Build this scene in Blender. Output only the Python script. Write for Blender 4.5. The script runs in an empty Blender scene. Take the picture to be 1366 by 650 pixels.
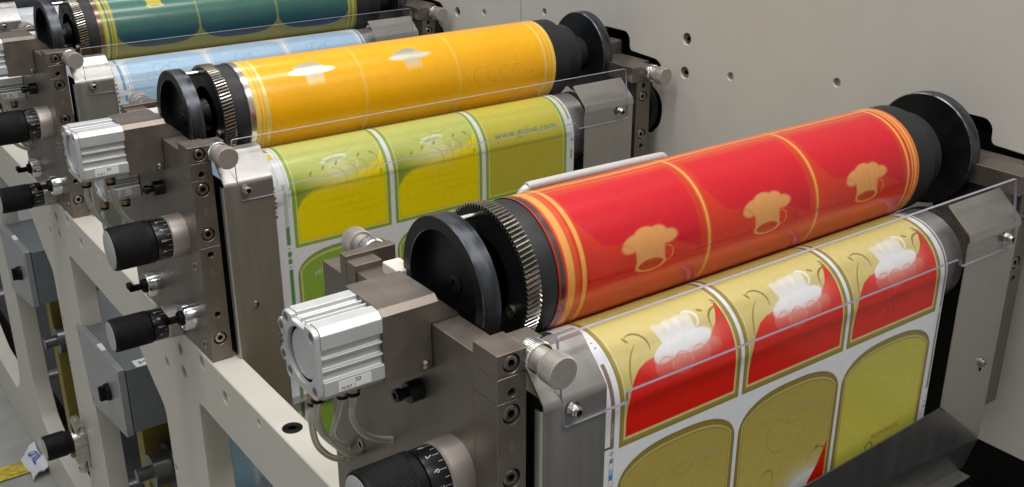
import bpy, bmesh, math, random
import numpy as np
from mathutils import Matrix, Vector
random.seed(7); rng = np.random.default_rng(3)
S = bpy.context.scene
COL = S.collection
PI = math.pi
R_ = math.radians
PITCH = 0.6
# ------------------------------------------------------------------ materials
def newmat(name):
    m = bpy.data.materials.new(name); m.use_nodes = True
    return m, m.node_tree.nodes, m.node_tree.links, m.node_tree.nodes['Principled BSDF']

def mat(name, col, metal=0.0, rough=0.5, var=0.12, scale=60, rvar=0.12, stretch=(1, 1, 1), bump=0.0,
        bscale=400, coat=0.0, spec=0.5, trans=0.0, dirt=0.0):
    m, n, l, p = newmat(name)
    tc = n.new('ShaderNodeTexCoord'); mp = n.new('ShaderNodeMapping'); mp.inputs['Scale'].default_value = stretch
    l.new(tc.outputs['Object'], mp.inputs['Vector'])
    nz = n.new('ShaderNodeTexNoise'); nz.inputs['Scale'].default_value = scale; nz.inputs['Detail'].default_value = 5
    l.new(mp.outputs[0], nz.inputs['Vector'])
    cr = n.new('ShaderNodeMapRange'); cr.inputs['From Min'].default_value = .3; cr.inputs['From Max'].default_value = .7
    cr.inputs['To Min'].default_value = 1 - var; cr.inputs['To Max'].default_value = 1 + var
    l.new(nz.outputs[0], cr.inputs['Value'])
    mx = n.new('ShaderNodeVectorMath'); mx.operation = 'SCALE'; mx.inputs[0].default_value = col[:3]
    l.new(cr.outputs[0], mx.inputs['Scale'])
    out = mx.outputs[0]
    if dirt > 0:
        n2 = n.new('ShaderNodeTexNoise'); n2.inputs['Scale'].default_value = scale * .17; n2.inputs['Detail'].default_value = 8
        n2.inputs['Roughness'].default_value = .7
        l.new(tc.outputs['Object'], n2.inputs['Vector'])
        c2 = n.new('ShaderNodeMapRange'); c2.inputs['From Min'].default_value = .52; c2.inputs['From Max'].default_value = .72
        c2.inputs['To Min'].default_value = 0; c2.inputs['To Max'].default_value = dirt
        l.new(n2.outputs[0], c2.inputs['Value'])
        mm = n.new('ShaderNodeMix'); mm.data_type = 'RGBA'
        l.new(c2.outputs[0], mm.inputs[0]); l.new(out, mm.inputs[6]); mm.inputs[7].default_value = (col[0]*.45, col[1]*.42, col[2]*.38, 1)
        out = mm.outputs[2]
    l.new(out, p.inputs['Base Color'])
    rr = n.new('ShaderNodeMapRange'); rr.inputs['From Min'].default_value = .3; rr.inputs['From Max'].default_value = .7
    rr.inputs['To Min'].default_value = max(.02, rough - rvar); rr.inputs['To Max'].default_value = min(1, rough + rvar)
    l.new(nz.outputs[0], rr.inputs['Value']); l.new(rr.outputs[0], p.inputs['Roughness'])
    p.inputs['Metallic'].default_value = metal
    p.inputs['Specular IOR Level'].default_value = spec
    p.inputs['Coat Weight'].default_value = coat; p.inputs['Coat Roughness'].default_value = .08
    p.inputs['Transmission Weight'].default_value = trans
    if bump > 0:
        b = n.new('ShaderNodeTexNoise'); b.inputs['Scale'].default_value = bscale; b.inputs['Detail'].default_value = 3
        l.new(mp.outputs[0], b.inputs['Vector'])
        bp = n.new('ShaderNodeBump'); bp.inputs['Strength'].default_value = bump; bp.inputs['Distance'].default_value = .0006
        l.new(b.outputs[0], bp.inputs['Height']); l.new(bp.outputs[0], p.inputs['Normal'])
    return m

M = {}
M['block'] = mat('anodised_steel', (.215, .183, .158), .72, .41, .10, 45, .06, bump=.08, bscale=900, dirt=.25)
M['block_light'] = mat('machined_edge', (.42, .375, .34), .7, .42, .05, 40, .05)
M['alu'] = mat('anodised_aluminium', (.60, .61, .615), .45, .44, .04, 40, .06, bump=.05, bscale=1500)
M['alu_hole_shade'] = mat('shaded_hole_aluminium', (.12, .12, .12), .6, .4, .05)  # dark copy of the aluminium, painting the shade inside holes
M['steel'] = mat('bright_steel', (.62, .60, .57), 1, .28, .08, 80, .08)
M['roller_steel'] = mat('ground_roller_steel', (.55, .55, .56), .75, .34, .05, 30, .06)
M['screw'] = mat('screw_steel', (.42, .38, .34), 1, .33, .12, 200, .1)
M['chrome'] = mat('chrome', (.72, .71, .70), 1, .20, .03, 80, .05)
M['nickel'] = mat('knurled_nickel', (.46, .42, .385), .6, .46, .06, 300, .06)
M['black_oxide'] = mat('black_oxide_steel', (.011, .0115, .013), .2, .34, .5, 35, .10, dirt=.0, spec=.4)
M['black_matt'] = mat('black_matt_coating', (.012, .012, .013), .0, .60, .25, 60, .1, spec=.3)
M['collar'] = mat('dark_grey_collar', (.021, .021, .023), .05, .5, .25, 40, .1, spec=.35)
M['black_plastic'] = mat('black_knob_plastic', (.0060, .0060, .0065), 0, .55, .2, 80, .08, spec=.16)
M['scale_black'] = mat('scale_ring_black', (.007, .007, .008), 0, .30, .1, 80, .06)
M['gear'] = mat('gear_tooth_steel', (.40, .375, .34), 1, .24, .04, 30, .04)
M['lit_black_rim'] = mat('worn_lit_black_rim', (.075, .082, .095), .85, .36, .55, 22, .12, stretch=(6, 1, 1), spec=.5)  # worn rim, bluish grey of its highlight mixed into the colour
M['worn_lit_edge'] = mat('worn_lit_steel_edge', (.17, .17, .175), .9, .35, .5, 120, .1)  # worn chamfers, brightened in colour for the light on the rim
M['bar'] = mat('satin_bar', (.62, .62, .61), .2, .35, .04, 30, .05)
M['cream'] = mat('cream_paint', (.60, .575, .51), 0, .38, .025, 25, .06, bump=.06, bscale=700, spec=.4, dirt=.10)
M['panel'] = mat('panel_paint', (.66, .63, .575), 0, .36, .02, 14, .05, bump=.05, bscale=800, spec=.4, dirt=.06)
M['sheet'] = mat('brushed_sheet_steel', (.45, .44, .42), .85, .37, .04, 90, .05, stretch=(1, 1, .05), dirt=.10)
M['sheet_dark'] = mat('dark_sheet_steel', (.17, .17, .172), .7, .34, .05, 55, .08, stretch=(1, 1, .3), dirt=.2)
M['olive'] = mat('olive_anodised', (.30, .24, .055), .5, .45, .08, 30, .08)
M['floor'] = mat('concrete_floor', (.34, .34, .32), 0, .55, .16, 9, .15, bump=.2, bscale=60, dirt=.35)
M['stripe'] = mat('yellow_floor_paint', (.50, .40, .04), 0, .6, .45, 90, .1, dirt=.95)
M['black'] = mat('dark_recess', (.006, .006, .006), 0, .7, .1, spec=.2)
M['dark'] = mat('dark_machine_grey', (.035, .035, .037), .2, .5, .3, 20, .1)
M['boxgrey'] = mat('grey_box_paint', (.155, .17, .18), .1, .40, .05, 40, .06, bump=.05, bscale=1200)
M['boxface'] = mat('brushed_box_face', (.40, .415, .43), .6, .38, .06, 60, .06)
M['white_ink'] = mat('white_ink', (.75, .75, .72), 0, .5, .02)
M['grey_ink'] = mat('grey_ink', (.45, .45, .45), 0, .5, .02)
M['dark_ink'] = mat('dark_ink', (.03, .03, .035), 0, .5, .02)
M['faint_white'] = mat('faint_white_ink', (.72, .74, .55), 0, .5, .02)
M['blue_ink'] = mat('blue_ink', (.02, .07, .42), 0, .5, .02)
M['teal_ink'] = mat('teal_ink', (.13, .32, .22), 0, .5, .02)
M['paleblue_ink'] = mat('pale_blue_ink', (.72, .80, .88), 0, .5, .02)
M['orange_ink'] = mat('orange_ink', (.50, .20, .03), 0, .5, .02)
M['olive_ink'] = mat('olive_ink', (.52, .46, .19), 0, .5, .02)
M['redlight_ink'] = mat('light_red_ink', (.66, .035, .012), 0, .45, .02)
M['sticker'] = mat('white_sticker', (.82, .82, .82), 0, .4, .02)
M['brass'] = mat('brown_brass_fitting', (.34, .24, .15), .85, .32, .1, 80, .08)
M['disc_grey'] = mat('grey_plastic_disc', (.42, .43, .42), 0, .5, .03)
M['white_plastic'] = mat('white_plastic', (.78, .74, .68), 0, .4, .03)
M['wrapper'] = mat('white_wrapper', (.66, .67, .70), 0, .45, .06, 30)
M['tin'] = mat('regulator_casting', (.56, .53, .48), .9, .3, .1, 60, .1)

m, n, l, p = newmat('hose_plastic')
p.inputs['Base Color'].default_value = (.72, .71, .62, 1); p.inputs['Transmission Weight'].default_value = .55
p.inputs['Roughness'].default_value = .22; p.inputs['IOR'].default_value = 1.3
M['hose'] = m
# clear acrylic: a thin sheet lets light through and reflects by Fresnel
m = bpy.data.materials.new('clear_acrylic'); m.use_nodes = True
n = m.node_tree.nodes; l = m.node_tree.links
for q in list(n): n.remove(q)
o = n.new('ShaderNodeOutputMaterial'); mix = n.new('ShaderNodeMixShader'); pass
t = n.new('ShaderNodeBsdfTransparent'); t.inputs[0].default_value = (.965, .965, .972, 1)
g = n.new('ShaderNodeBsdfGlossy'); g.inputs['Roughness'].default_value = .03
nz = n.new('ShaderNodeTexNoise'); nz.inputs['Scale'].default_value = 30
tc = n.new('ShaderNodeTexCoord'); l.new(tc.outputs['Object'], nz.inputs['Vector'])
mr = n.new('ShaderNodeMapRange'); mr.inputs['To Min'].default_value = .01; mr.inputs['To Max'].default_value = .09
l.new(nz.outputs[0], mr.inputs['Value']); l.new(mr.outputs[0], g.inputs['Roughness'])
lw = n.new('ShaderNodeLayerWeight'); lw.inputs[0].default_value = .5
pw = n.new('ShaderNodeMath'); pw.operation = 'POWER'; pw.inputs[1].default_value = 4.5; l.new(lw.outputs['Facing'], pw.inputs[0])
ma = n.new('ShaderNodeMath'); ma.operation = 'MULTIPLY_ADD'; ma.inputs[1].default_value = .85; ma.inputs[2].default_value = .022; l.new(pw.outputs[0], ma.inputs[0])
l.new(ma.outputs[0], mix.inputs[0]); l.new(t.outputs[0], mix.inputs[1]); l.new(g.outputs[0], mix.inputs[2]); l.new(mix.outputs[0], o.inputs[0])
M['acrylic'] = m
m, n, l, p = newmat('acrylic_edge')
p.inputs['Base Color'].default_value = (.34, .33, .40, 1); p.inputs['Transmission Weight'].default_value = .15
p.inputs['Roughness'].default_value = .25; p.inputs['IOR'].default_value = 1.2
M['acrylic_edge'] = m

def inkmat(name, rough, coat, bump, spec=.5):
    """printed surface: pigment in the 'Ink' attribute, alpha = bare shiny substrate"""
    m, n, l, p = newmat(name)
    a = n.new('ShaderNodeAttribute'); a.attribute_name = 'Ink'
    tc = n.new('ShaderNodeTexCoord')
    nz = n.new('ShaderNodeTexNoise'); nz.inputs['Scale'].default_value = 160; nz.inputs['Detail'].default_value = 6
    l.new(tc.outputs['Object'], nz.inputs['Vector'])
    mr = n.new('ShaderNodeMapRange'); mr.inputs['To Min'].default_value = .90; mr.inputs['To Max'].default_value = 1.08
    l.new(nz.outputs[0], mr.inputs['Value'])
    sc = n.new('ShaderNodeVectorMath'); sc.operation = 'SCALE'
    l.new(a.outputs['Color'], sc.inputs[0]); l.new(mr.outputs[0], sc.inputs['Scale']); l.new(sc.outputs[0], p.inputs['Base Color'])
    l.new(a.outputs['Alpha'], p.inputs['Metallic'])
    r2 = n.new('ShaderNodeMapRange'); r2.inputs['To Min'].default_value = rough; r2.inputs['To Max'].default_value = .20
    l.new(a.outputs['Alpha'], r2.inputs['Value']); l.new(r2.outputs[0], p.inputs['Roughness'])
    p.inputs['Coat Weight'].default_value = coat; p.inputs['Coat Roughness'].default_value = .12
    p.inputs['Specular IOR Level'].default_value = spec
    if bump:
        b = n.new('ShaderNodeTexNoise'); b.inputs['Scale'].default_value = 45; b.inputs['Detail'].default_value = 2
        l.new(tc.outputs['Object'], b.inputs['Vector'])
        bp = n.new('ShaderNodeBump'); bp.inputs['Strength'].default_value = bump; bp.inputs['Distance'].default_value = .001
        l.new(b.outputs[0], bp.inputs['Height']); l.new(bp.outputs[0], p.inputs['Normal'])
        l.new(bp.outputs[0], p.inputs['Coat Normal'])
    return m
M['plate_ink'] = inkmat('photopolymer_plate', .28, .28, .10, spec=.4)
M['web_ink'] = inkmat('printed_paper', .40, .20, .06)

# ------------------------------------------------------------------ things, parts
def thing(name, label, cat, base=(0, 0, 0), n=0, group=None):
    o = bpy.data.objects.new(name, None); COL.objects.link(o)
    o.empty_display_size = .02
    o.location = (base[0], base[1] + PITCH * n, base[2])
    o['label'] = label; o['category'] = cat
    if group: o['group'] = group
    BASE[o.name] = base
    return o
BASE = {}
def tag(o, label, cat, group=None, kind=None):
    o['label'] = label; o['category'] = cat
    if group: o['group'] = group
    if kind: o['kind'] = kind
    return o
def children(o): return [c for c in bpy.data.objects if c.parent == o]
def copy_tree(o, parent=None):
    c = o.copy(); COL.objects.link(c); c.parent = parent
    for ch in children(o): copy_tree(ch, c)
    return c
def dup(root, n, label):
    c = copy_tree(root); c.location = root.location.copy(); c.location.y += PITCH * n; c['label'] = label
    return c

def top(o):
    while o.parent: o = o.parent
    return o
def link_mesh(name, me, mats, parent, bevel=0, base=None, angle=35, n=0):
    b = BASE.get(top(parent).name) if parent else base
    if b: me.transform(Matrix.Translation((-b[0], -b[1], -b[2])))
    bm = bmesh.new(); bm.from_mesh(me); bmesh.ops.recalc_face_normals(bm, faces=bm.faces); bm.to_mesh(me); bm.free()
    mi = np.zeros(len(me.polygons), np.int32); me.polygons.foreach_get('material_index', mi)
    me.materials.clear()
    for mm in mats: me.materials.append(M[mm])
    me.polygons.foreach_set('material_index', np.minimum(mi, len(mats)-1))
    me.shade_smooth(); me.set_sharp_from_angle(angle=R_(angle))
    o = bpy.data.objects.new(name, me); COL.objects.link(o); o.parent = parent
    if not parent and b: o.location = (b[0], b[1] + PITCH * n, b[2])
    if bevel:
        md = o.modifiers.new('edge', 'BEVEL'); md.width = bevel; md.segments = 2; md.limit_method = 'ANGLE'; md.angle_limit = R_(40)
        md.harden_normals = True
    return o

class MB:
    def __init__(s): s.v = []; s.f = []; s.m = []
    def add(s, vs, fs, m=0):
        k = len(s.v); s.v += [tuple(q) for q in vs]; s.f += [tuple(k + i for i in f) for f in fs]; s.m += [m] * len(fs); return s
    def box(s, x0, x1, y0, y1, z0, z1, m=0):
        return s.add([(x, y, z) for x in (x0, x1) for y in (y0, y1) for z in (z0, z1)],
                     [(0, 1, 3, 2), (4, 6, 7, 5), (0, 4, 5, 1), (2, 3, 7, 6), (0, 2, 6, 4), (1, 5, 7, 3)], m)
    def prism(s, pts, plane, lo, hi, m=0, mcap=None):
        f = {'yz': lambda a, b, c: (c, a, b), 'xz': lambda a, b, c: (a, c, b), 'xy': lambda a, b, c: (a, b, c)}[plane]
        N = len(pts)
        k = len(s.v)
        s.v += [f(a, b, lo) for a, b in pts] + [f(a, b, hi) for a, b in pts]
        fs = [tuple(range(N))[::-1], tuple(range(N, 2 * N))]
        sd = [(i, (i + 1) % N, N + (i + 1) % N, N + i) for i in range(N)]
        s.f += [tuple(k + i for i in q) for q in fs + sd]; s.m += [m if mcap is None else mcap] * 2 + [m] * N
        return s
    def lathe(s, prof, axis, org, seg=48, knurl=0.0, kn=None, m=0, mats=None, twist=0.0, phase=0.0):
        """prof: (h, r[, knurled]) along the axis; axis is a unit vector"""
        ax = Vector(axis).normalized(); a = Vector((0, 0, 1)) if abs(ax.z) < .9 else Vector((1, 0, 0))
        e1 = (a - ax * a.dot(ax)).normalized(); e2 = ax.cross(e1); org = Vector(org)
        if kn: seg = kn * 4
        k0 = len(s.v); N = len(prof)
        for q in prof:
            h, r = q[0], q[1]; kf = knurl if len(q) > 2 and q[2] else 0
            for i in range(seg):
                th = 2 * PI * i / seg + phase + twist * (h - prof[0][0])
                rr = r - (kf if (i % 4) in (2, 3) else 0)
                s.v.append(tuple(org + ax * h + (e1 * math.cos(th) + e2 * math.sin(th)) * rr))
        for j in range(N - 1):
            for i in range(seg):
                i2 = (i + 1) % seg
                s.f.append((k0 + j * seg + i, k0 + j * seg + i2, k0 + (j + 1) * seg + i2, k0 + (j + 1) * seg + i))
                s.m.append(mats[j] if mats else m)
        if prof[0][1] > 1e-6: s.f.append(tuple(k0 + i for i in range(seg))[::-1]); s.m.append(mats[0] if mats else m)
        if prof[-1][1] > 1e-6: s.f.append(tuple(k0 + (N - 1) * seg + i for i in range(seg))); s.m.append(mats[-1] if mats else m)
        return s
    def tube(s, path, r, seg=12, m=0, res=6):
        P = [Vector(q) for q in path]
        # Catmull-Rom
        if res > 1 and len(P) > 2:
            Q = [P[0] * 2 - P[1]] + P + [P[-1] * 2 - P[-2]]; out = []
            for i in range(1, len(Q) - 2):
                for k in range(res):
                    t = k / res; a, b, c, d = Q[i-1], Q[i], Q[i+1], Q[i+2]
                    out.append(.5 * ((2*b) + (c-a)*t + (2*a-5*b+4*c-d)*t*t + (3*b-a-3*c+d)*t**3))
            out.append(P[-1]); P = out
        k0 = len(s.v); up = Vector((.3, .5, .8)).normalized()
        for i, q in enumerate(P):
            t = (P[min(i+1, len(P)-1)] - P[max(i-1, 0)]).normalized()
            e1 = (up - t * up.dot(t)).normalized(); e2 = t.cross(e1); up = e1
            for j in range(seg):
                th = 2 * PI * j / seg; s.v.append(tuple(q + (e1 * math.cos(th) + e2 * math.sin(th)) * r))
        for i in range(len(P) - 1):
            for j in range(seg):
                j2 = (j + 1) % seg
                s.f.append((k0+i*seg+j, k0+i*seg+j2, k0+(i+1)*seg+j2, k0+(i+1)*seg+j)); s.m.append(m)
        s.f.append(tuple(k0 + j for j in range(seg))[::-1]); s.m.append(m)
        s.f.append(tuple(k0 + (len(P)-1)*seg + j for j in range(seg))); s.m.append(m)
        return s
    def mesh(s, name):
        me = bpy.data.meshes.new(name); me.from_pydata(s.v, [], s.f); me.polygons.foreach_set('material_index', s.m)
        return me
    def build(s, name, mats, parent=None, bevel=0, base=None, angle=35, n=0):
        if isinstance(mats, str): mats = [mats]
        me = s.mesh(name); mi = list(s.m)
        o = link_mesh(name, me, mats, parent, bevel, base, angle, n)
        return o

def curve_mesh(name, outer, holes, plane, lo, hi, bevel=0.0, flat_map=None):
    """filled outline with holes, extruded lo..hi"""
    cu = bpy.data.curves.new('tmp_outline', 'CURVE'); cu.dimensions = '2D'; cu.fill_mode = 'BOTH'
    for loop in [outer] + list(holes):
        sp = cu.splines.new('POLY'); sp.points.add(len(loop) - 1); sp.use_cyclic_u = True
        for q, (a, b) in zip(sp.points, loop): q.co = (a, b, 0, 1)
    h = (hi - lo) / 2
    cu.extrude = max(h - bevel, 0); cu.bevel_depth = bevel; cu.bevel_resolution = 0; cu.offset = -bevel
    ob = bpy.data.objects.new('tmp_outline', cu); COL.objects.link(ob)
    dg = bpy.context.evaluated_depsgraph_get()
    me = bpy.data.meshes.new_from_object(ob.evaluated_get(dg)); me.name = name
    bpy.data.objects.remove(ob); bpy.data.curves.remove(cu)
    c = (lo + hi) / 2
    f = {'yz': lambda q: (q[2] + c, q[0], q[1]), 'xz': lambda q: (q[0], q[2] + c, q[1]), 'xy': lambda q: (q[0], q[1], q[2] + c)}[plane]
    for v in me.vertices: v.co = f(v.co)
    bm = bmesh.new(); bm.from_mesh(me); bmesh.ops.remove_doubles(bm, verts=bm.verts, dist=1e-6); bm.to_mesh(me); bm.free()
    return me
def circle(a, b, r, k=20, ph=0): return [(a + r * math.cos(2*PI*i/k + ph), b + r * math.sin(2*PI*i/k + ph)) for i in range(k)]
def rrect(a0, a1, b0, b1, r, k=5):
    out = []
    for (cx, cy, s) in ((a1-r, b1-r, 0), (a0+r, b1-r, 1), (a0+r, b0+r, 2), (a1-r, b0+r, 3)):
        for i in range(k + 1):
            t = (s + i / k) * PI / 2; out.append((cx + r * math.cos(t), cy + r * math.sin(t)))
    return out
def fillet(pts, r, k=5):
    out = []; N = len(pts)
    for i in range(N):
        p, a, b = Vector(pts[i]), Vector(pts[i-1]), Vector(pts[(i+1) % N])
        rr = min(r, (a-p).length * .45, (b-p).length * .45)
        s = p + (a-p).normalized() * rr; e = p + (b-p).normalized() * rr
        for j in range(k + 1):
            t = j / k; q = s * (1-t)**2 + p * 2*t*(1-t) + e * t*t; out.append((q.x, q.y))
    return out

def text_mesh(txt, size, spacing=1.0, align='CENTER', bold=0.0, shear=0.0):
    cu = bpy.data.curves.new('tmp_text', 'FONT'); cu.body = txt; cu.size = size; cu.align_x = align; cu.align_y = 'CENTER'
    cu.space_character = spacing; cu.offset = bold; cu.resolution_u = 3; cu.shear = shear
    ob = bpy.data.objects.new('tmp_text', cu); COL.objects.link(ob)
    me = bpy.data.meshes.new_from_object(ob.evaluated_get(bpy.context.evaluated_depsgraph_get()))
    bpy.data.objects.remove(ob); bpy.data.curves.remove(cu)
    return me
def place_text(name, txt, size, fn, matname, parent, base=None, **kw):
    me = text_mesh(txt, size, **kw); me.name = name
    bm = bmesh.new(); bm.from_mesh(me)
    bmesh.ops.triangulate(bm, faces=bm.faces)
    for v in bm.verts: v.co = fn(v.co.x, v.co.y)
    bm.to_mesh(me); bm.free()
    b = BASE[top(parent).name]
    me.transform(Matrix.Translation((-b[0], -b[1], -b[2]))); me.materials.clear(); me.materials.append(M[matname])
    o = bpy.data.objects.new(name, me); COL.objects.link(o); o.parent = parent
    return o

# socket-head screw as its own mesh (axis points out of the surface)
def hexloop(r, ph=0): return circle(0, 0, r, 6, ph)
def screw(name, org, axis, r, parent, ring=True, dome=False, head=.0):
    mb = MB(); s6 = []
    ax = Vector(axis)
    if dome:
        mb.lathe([(-.002, r), (.001, r), (.0028, r*.75), (.0034, r*.35), (.0035, 0)], axis, org, 24)
        return mb.build(name, ['screw'], parent)
    # head: outer rim, then socket
    mb.lathe([(-.006, r*1.28), (head-.0035, r*1.28), (head-.0035, r), (head+.0004, r), (head+.0009, r*.9), (head+.0009, r*.52)], axis, org, 30, mats=[1, 1, 0, 0, 0])
    mb.f.pop(); mb.m.pop()
    ph = random.random()
    mb.lathe([(head-.0040, r*.50), (head+.0008, r*.52)], axis, org, 6, m=1, phase=ph)
    mb.f.pop(); mb.m.pop()
    # annulus between hex socket and rim is closed by a thin ring
    mb.lathe([(head+.00085, r*.60), (head+.00088, r*.47)], axis, org, 30, m=0); mb.f.pop(); mb.m.pop(); mb.f.pop(); mb.m.pop()
    return mb.build(name, ['screw', 'black'], parent)

# ------------------------------------------------------------------ print art (numpy, metres)
def ss(d, w=.00035): return np.clip(.5 - d / (2*w), 0, 1)      # 1 inside (d<0)
def lay(img, mask, col, a=None):
    mask = mask[..., None]; img[..., :3] = img[..., :3] * (1-mask) + np.array(col) * mask
    if a is not None: img[..., 3] = img[..., 3] * (1-mask[..., 0]) + a * mask[..., 0]
def rect(U, T, a0, a1, b0, b1): return np.maximum(np.maximum(a0-U, U-a1), np.maximum(b0-T, T-b1))
def ell(U, T, c, d, rx, ry, rot=0):
    x = U-c; y = T-d; co, si = math.cos(rot), math.sin(rot); x, y = x*co+y*si, -x*si+y*co
    return (np.sqrt((x/rx)**2 + (y/ry)**2) - 1) * min(rx, ry)
def arc(U, T, c, d, r, w, t0, t1, rx=1.0):
    x = (U-c)/rx; y = T-d; th = np.degrees(np.arctan2(y, x)) % 360
    inside = ((th - t0) % 360) <= ((t1 - t0) % 360)
    fall = ((th - t0) % 360) / max(1, (t1 - t0) % 360)
    ww = w * (.35 + .9 * np.sin(np.clip(fall, 0, 1) * PI))
    return np.where(inside, np.abs(np.hypot(x, y) - r) - ww, 1.0)
def noise2(U, T, f, seed=0):
    r = np.random.default_rng(seed); out = 0
    for k in range(5):
        a, b, ph = r.uniform(-1, 1) * f, r.uniform(-1, 1) * f, r.uniform(0, 6.28); out = out + np.sin(U*a*6.28 + T*b*6.28 + ph)
    return out / 5
def arch_d(U, T, x0, x1, ttop, drop=.034, pw=2.6):
    c = (x0+x1)/2; h = (x1-x0)/2; xx = np.clip(np.abs(U-c)/h, 0, 1)
    tb = ttop - drop * (1 - (1 - xx**pw) ** .45)
    return np.maximum(np.abs(U-c)-h, (T - tb) * .75)
LX = [(.108, .2462), (.2507, .3891), (.3937, .5355)]

def hat_mask(U, Y, c, sc=1.0):
    x = (U-c); y = Y
    d = ell(x, y, -.0185, .0195, .0130, .0068, .25)
    for a in (ell(x, y, .0180, .0185, .0128, .0060, .0), ell(x, y, -.004, .0240, .0125, .0068), ell(x, y, .0095, .0235, .0100, .0060),
              ell(x, y, 0, .0175, .024, .0065)): d = np.minimum(d, a)
    w = .0155 + .0012 * (Y - .0) / .02
    body = np.maximum(np.abs(x + .001) - w, np.maximum(-.0015 - y, y - .018))
    d = np.minimum(d, body)
    base = ell(x, y, -.001, -.0018, .0157, .0055)
    return d, base

def art_red_plate(U, Y):
    img = np.zeros(U.shape + (4,)); img[..., :3] = (.62, .032, .013)
    f = noise2(U, Y, 18, 4)
    img[..., :3] *= (1 + .10 * f[..., None])
    # amber film at lower edge
    img[..., 0] += .06 * np.clip((.020 - Y) / .03, 0, 1)
    for k, (a, b) in enumerate(((.1105, .2535), (.2535, .397), (.397, .540))):
        s = (U-a)/(b-a)
        yc = np.interp(s, [0, .04, .09, .17, .28, .5, .62, .75, .88, .97, 1.0], [.075, .055, .041, .026, .0225, .0235, .019, .0105, .003, -.001, .0])
        m = np.maximum(rect(U, Y, a+.008, b-.0105, -.1, .083), yc - Y)
        lay(img, ss(m, .0006), (.60, .005, .017))
        lay(img, ss(np.abs(m) - .00025, .0004) * .35, (.45, .03, .0))
        c = (a+b)/2 + .0035
        # faint ghost shape over the hat
        gh = np.minimum(ell(U, Y, c-.004, .047, .016, .012), ell(U, Y, c+.010, .040, .014, .009)); lay(img, ss(np.abs(gh) - .0004, .0008) * .22, (.75, .05, .02))
        for j in range(5):
            xx = c - .016 + j*.008
            lay(img, arc_m(U, Y, xx, .066, .0035, .0004, 20 + j*30, 250 + j*25) * .30, (.38, .0, .01))
        d, base = hat_mask(U, Y, c)
        lay(img, ss(d, .0010), (.74, .335, .105))
        st = noise2(U*1.0, Y*.15, 220, 5 + k); lay(img, ss(d + .001, .0006) * np.clip(st, 0, 1) * .35, (.70, .20, .04))
        lay(img, ss(base, .0004), (.58, .06, .012))
        lay(img, ss(np.abs(base) - .0006, .0004), (.80, .38, .08))
        lay(img, arc_m(U, Y, c+.018, .004, .0065, .0006, 250, 120) * .8, (.78, .30, .06))
        # darker flourishes either side
        lay(img, arc_m(U, Y, c+.034, .015, .013, .0012, 200, 330) * .25, (.40, .01, .0))
        lay(img, arc_m(U, Y, c-.030, .008, .012, .0010, 20, 140) * .25, (.45, .02, .0))
    for x, w in ((.2535, .0022), (.397, .0022)):
        lay(img, ss(np.abs(U-x) - w - .0012, .0006) * .55, (.60, .13, .02))
        lay(img, ss(np.abs(U-x) - w*.62, .0005), (.80, .36, .07))
    lay(img, ss(np.abs(Y+.0015+.0006*np.sin(U*90)) - .00035, .0004) * .6, (.22, .01, .0))
    for j in range(14): lay(img, ss(ell(U, Y, .118 + j*.031, -.0008 + .0006*math.sin(j), .0007, .0018), .0005) * .7, (.20, .01, .0))
    # bands along the roller at the back of the print
    bandc = .100 + .006 * noise2(U, Y*0, 9, 8)
    lay(img, ss(np.abs(Y-bandc) - .0035, .0012) * .75, (.78, .34, .07))
    lay(img, ss(np.abs(Y-bandc-.010) - .0020, .001) * .55, (.78, .30, .06))
    lay(img, ss(np.abs(Y-bandc+.009) - .0008, .0008) * .5, (.78, .30, .06))
    for x, w in ((.0995, .0036), (.1128, .0022), (.5375, .0018), (.5445, .0012), (.5495, .0022)):
        lay(img, ss(np.abs(U-x) - w, .0006) * .93, (.82, .38, .085))
    lay(img, ss(np.abs(U-.1060) - .0022, .0008) * .35, (.72, .20, .04))
    for y0, y1 in ((.022, .030), (.031, .046), (.05, .052), (.018, .0195)): lay(img, ss(rect(U, Y, .1075, .1105, y0, y1)), (.62, .03, .01))
    lay(img, ss(U - .0935, .0004), (.16, .10, .09), .75)
    lay(img, ss(U - .0885, .0003), (.42, .02, .012), 0)
    lay(img, ss(.5530 - U, .0004), (.75, .22, .04), 0)
    return img
def arc_m(U, Y, c, d, r, w, t0, t1): return ss(arc(U, Y, c, d, r, w, t0, t1), .0004)

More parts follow.
